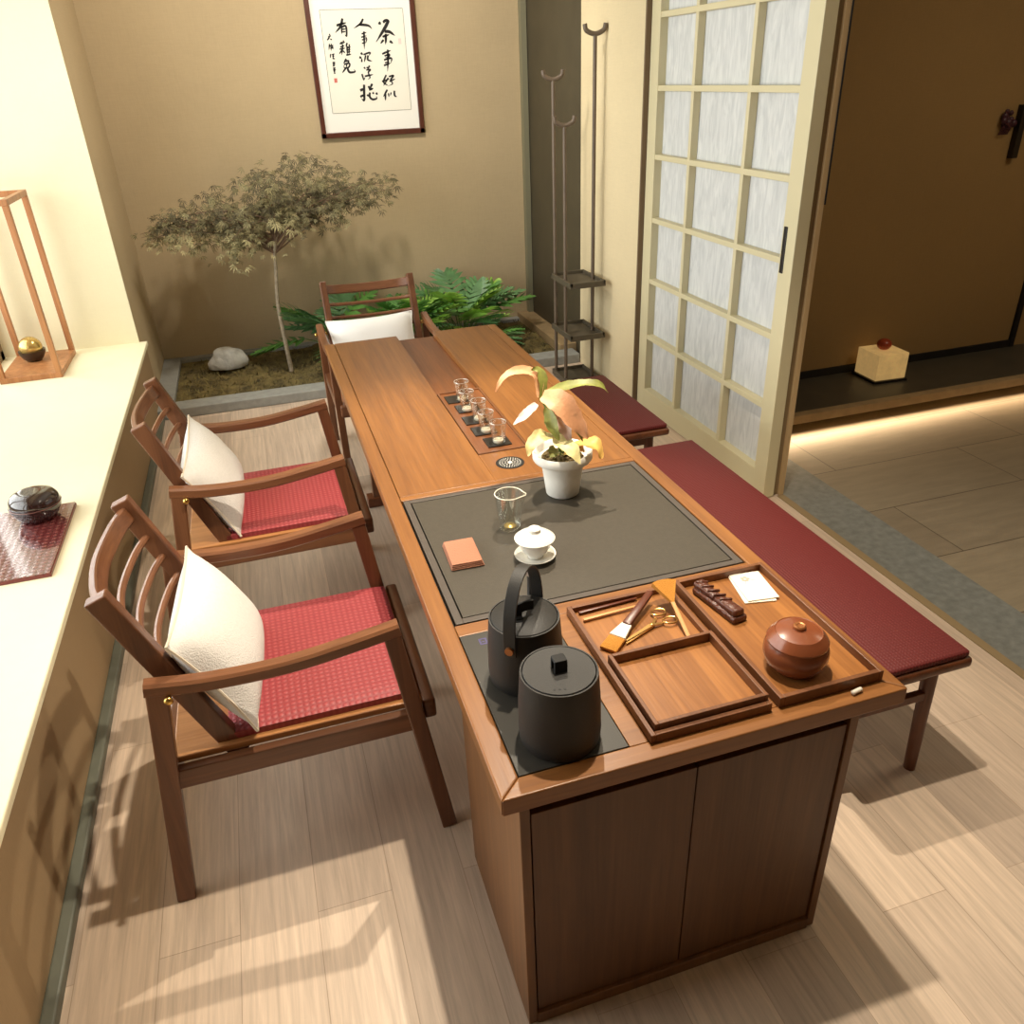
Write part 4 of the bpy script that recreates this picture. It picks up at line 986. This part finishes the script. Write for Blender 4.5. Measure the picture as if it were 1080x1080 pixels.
place_cushion(cu3, (.295, 3.25, .484), (.29, 3.40, .715), (-1, 0, .03), .0)
b = BM(); rr = random.Random(4)
for k in range(9):
    x = rr.uniform(-.07, .06); y = -rr.uniform(.075, .125); s = .012
    pts = [(x+s*math.cos(a)*rr.uniform(.5, 1), y+s*math.sin(a)*rr.uniform(.5, 1)) for a in [q*PI/4 for q in range(8)]]
    # follow the bulge of the cover
    def zz_(u, v): return (.12/2*((1-abs(u/.235)**2.6)*(1-abs(v/.17)**2.6))**.62+.0045)
    b.faces.new([b.verts.new((p[0], p[1], zz_(p[0], p[1]))) for p in pts])
obj('embroidery', b, M['embro'], cu3)

# ------------------------------------------------------------------ things on the sill
LO = (-1.54, 4.17, .4502)
ln = thing('open_wood_lantern', 'tall open wooden lantern frame standing on the bright sill', 'lantern', LO)
X0, X1, Y0, Y1, Z0, Z1 = -1.70, -1.385, 3.93, 4.41, .4502, 1.385
b = BM(); w = .03
for x in (X0, X1-w):
    for y in (Y0, Y1-w): box(b, x, x+w, y, y+w, Z0+.03, Z1-w, .002)
obj('posts', b, M['lantw'], ln, off=LO)
b = BM()
for a in ((X0, X1, Y0, Y0+w), (X0, X1, Y1-w, Y1), (X0, X0+w, Y0+w, Y1-w), (X1-w, X1, Y0+w, Y1-w)): box(b, a[0], a[1], a[2], a[3], Z1-w, Z1, .002)
obj('top_frame', b, M['lantw'], ln, off=LO)
obj('base', box(BM(), X0, X1, Y0, Y1, Z0, Z0+.03, .003), M['lantw'], ln, off=LO)
sb = thing('golden_ball', 'golden ball resting in a dark dish inside the wooden lantern', 'ornament', (-1.575, 4.24, .4804))
b = BM(); ball(b, (0, 0, .078), .062, u=28, v=18); obj('ball', b, M['goldball'], sb, smooth=True)
b = BM(); lathe(b, [(0, 0), (.035, 0), (.055, .018), (.07, .045), (.072, .062), (.066, .06), (.05, .03), (0, .014)], (0, 0, 0), 36); obj('dish', b, M['darkball'], sb, smooth=50)

wo = (-1.27, 1.91, .4502)
wbd = thing('woven_board', 'flat reddish woven board with grid pattern lying on the sill', 'board', wo)
obj('top', box(BM(), -1.50, -1.066, 1.645, 2.175, .462, .4665), M['board'], wbd, off=wo)
b = BM()
box(b, -1.503, -1.063, 1.642, 2.178, .4502, .462, .002)
obj('edge', b, M['boarde'], wbd, off=wo)
bo = (-1.172, 2.085, .4667)
tbw = thing('black_tea_bowl', 'glossy black round lidded tea caddy on the woven board on sill', 'caddy', bo)
b = BM(); lathe(b, [(0, 0), (.055, 0), (.062, .004), (.076, .025), (.087, .05), (.0875, .058), (.085, .060), (0, .060)], (0, 0, 0), 48); obj('body', b, M['bowl'], tbw, smooth=50)
b = BM(); lathe(b, [(.0855, .0605), (.0865, .066), (.082, .085), (.07, .100), (.046, .108), (.03, .109), (0, .107)], (0, 0, 0), 48, cap0=True); obj('lid', b, M['bowl'], tbw, smooth=60)
b = BM(); tube(b, [(math.cos(2*PI*k/40)*.087, math.sin(2*PI*k/40)*.087, .060) for k in range(41)], .0016, 6); obj('gilt_line', b, M['bowlr'], tbw, smooth=True)

# ------------------------------------------------------------------ corridor things
MO = (3.29, 2.90, .1212)
ml = thing('marble_lamp', 'glowing veined marble cube lamp on the dark corridor platform', 'lamp', MO, -.06)
obj('base', box(BM(), -.112, .112, -.112, .112, 0, .014), M['ebony'], ml)
b = BM(); box(b, -.102, .102, -.102, .102, .0145, .172, .004); obj('cube_shade', b, M['marble'], ml)
rr = random.Random(8)
rb = BM(); ball(rb, (0, 0, .034), .043, 1, 1, .8); o = obj('red_stone_ball', rb, M['redball'], smooth=True); o.location = (3.285, 2.90, .2934); tag(o, 'red brown stone ball sitting on top of the marble lamp', 'ornament')
hd = obj('wall_bar_handle', box(BM(), 4.055, 4.095, 3.02, 3.0595, 1.30, 1.58, .003), M['ebony']); tag(hd, 'black upright bar handle mounted on the corridor wall', 'handle')
b = BM()
for k in range(16): ball(b, (rr.uniform(-.035, .045), rr.uniform(-.028, -.012), rr.uniform(-.03, .05)), rr.uniform(.012, .022), 1, .7, 1, 8, 6)
for k in range(6): beam(b, (-.03+.012*k, -.02, -.02), (-.05+.012*k, -.02, -.07), .006, .004, bev=0)
o = obj('hanging_flower', b, M['purple'], smooth=True); o.location = (3.985, 3.058, 1.50); tag(o, 'small dark purple flower ornament hung beside black bar handle', 'ornament')

# ------------------------------------------------------------------ light
def area(name, loc, rot, sx, sy, power, col):
    l = D.lights.new(name, 'AREA'); l.shape = 'RECTANGLE'; l.size = sx; l.size_y = sy; l.energy = power; l.color = col
    o = D.objects.new(name, l); C.objects.link(o); o.location = loc; o.rotation_euler = rot; return o
area('window_daylight', (-2.1, 2.3, 1.75), (0, -PI/2, 0), 2.3, 4.4, 245, (.96, .98, 1))
def spot(name, loc, tgt, power, col, size, blend=.6, rad=.05):
    l = D.lights.new(name, 'SPOT'); l.energy = power; l.color = col; l.spot_size = size; l.spot_blend = blend; l.shadow_soft_size = rad
    o = D.objects.new(name, l); C.objects.link(o); o.location = loc
    o.rotation_euler = (Vector(tgt)-Vector(loc)).to_track_quat('-Z', 'Y').to_euler(); return o
WARM = (1, .88, .70)
spot('ceiling_spot', (.45, .6, 3.25), (.45, .35, 0), 280, WARM, 1.7, .5, .03)
spot('ceiling_spot', (.72, 1.75, 3.25), (.42, 1.15, .75), 290, WARM, .95, .6, .025)
spot('back_wall_fill', (.35, 3.5, 3.25), (.4, 5.4, 1.35), 200, (1, .93, .82), 2.3, .8, .15)  # unseen fill added to brighten the back wall
ps = area('platform_strip', (3.9, 2.615, .066), (math.radians(-72), 0, 0), 3.7, .02, 11, (1, .70, .40)); ps.data.spread = math.radians(95)
area('corridor_fill', (3.9, .9, 3.2), (0, 0, 0), 1.2, 1.2, 26, (1, .84, .6))  # unseen fill added overhead to brighten the corridor
w = D.worlds.new('world'); bpy.context.scene.world = w; w.use_nodes = True
w.node_tree.nodes['Background'].inputs[0].default_value = (1, .95, .88, 1); w.node_tree.nodes['Background'].inputs[1].default_value = 1.0

# ------------------------------------------------------------------ camera
yaw, pitch, roll, F = 2.86687087e-01, 5.01557635e-01, -4.33579298e-02, 8.43891992e+02
cy, sy, cp, sp = math.cos(yaw), math.sin(yaw), math.cos(pitch), math.sin(pitch)
fwd = Vector((sy*cp, cy*cp, -sp)); right = Vector((cy, -sy, 0)); up = right.cross(fwd)
r2 = right*math.cos(roll)+up*math.sin(roll); u2 = up*math.cos(roll)-right*math.sin(roll)
cam = D.cameras.new('camera'); co = D.objects.new('camera', cam); C.objects.link(co)
Mx = Matrix((r2, u2, -fwd)).transposed().to_4x4(); Mx.translation = (-.234970067, -.939731517, 1.84766278); co.matrix_world = Mx
cam.sensor_fit = 'HORIZONTAL'; cam.angle = 2*math.atan(540/F); cam.clip_start = .05
bpy.context.scene.camera = co
vs = bpy.context.scene.view_settings
vs.view_transform = 'Standard'; vs.look = 'None'; vs.exposure = 0; vs.gamma = 1
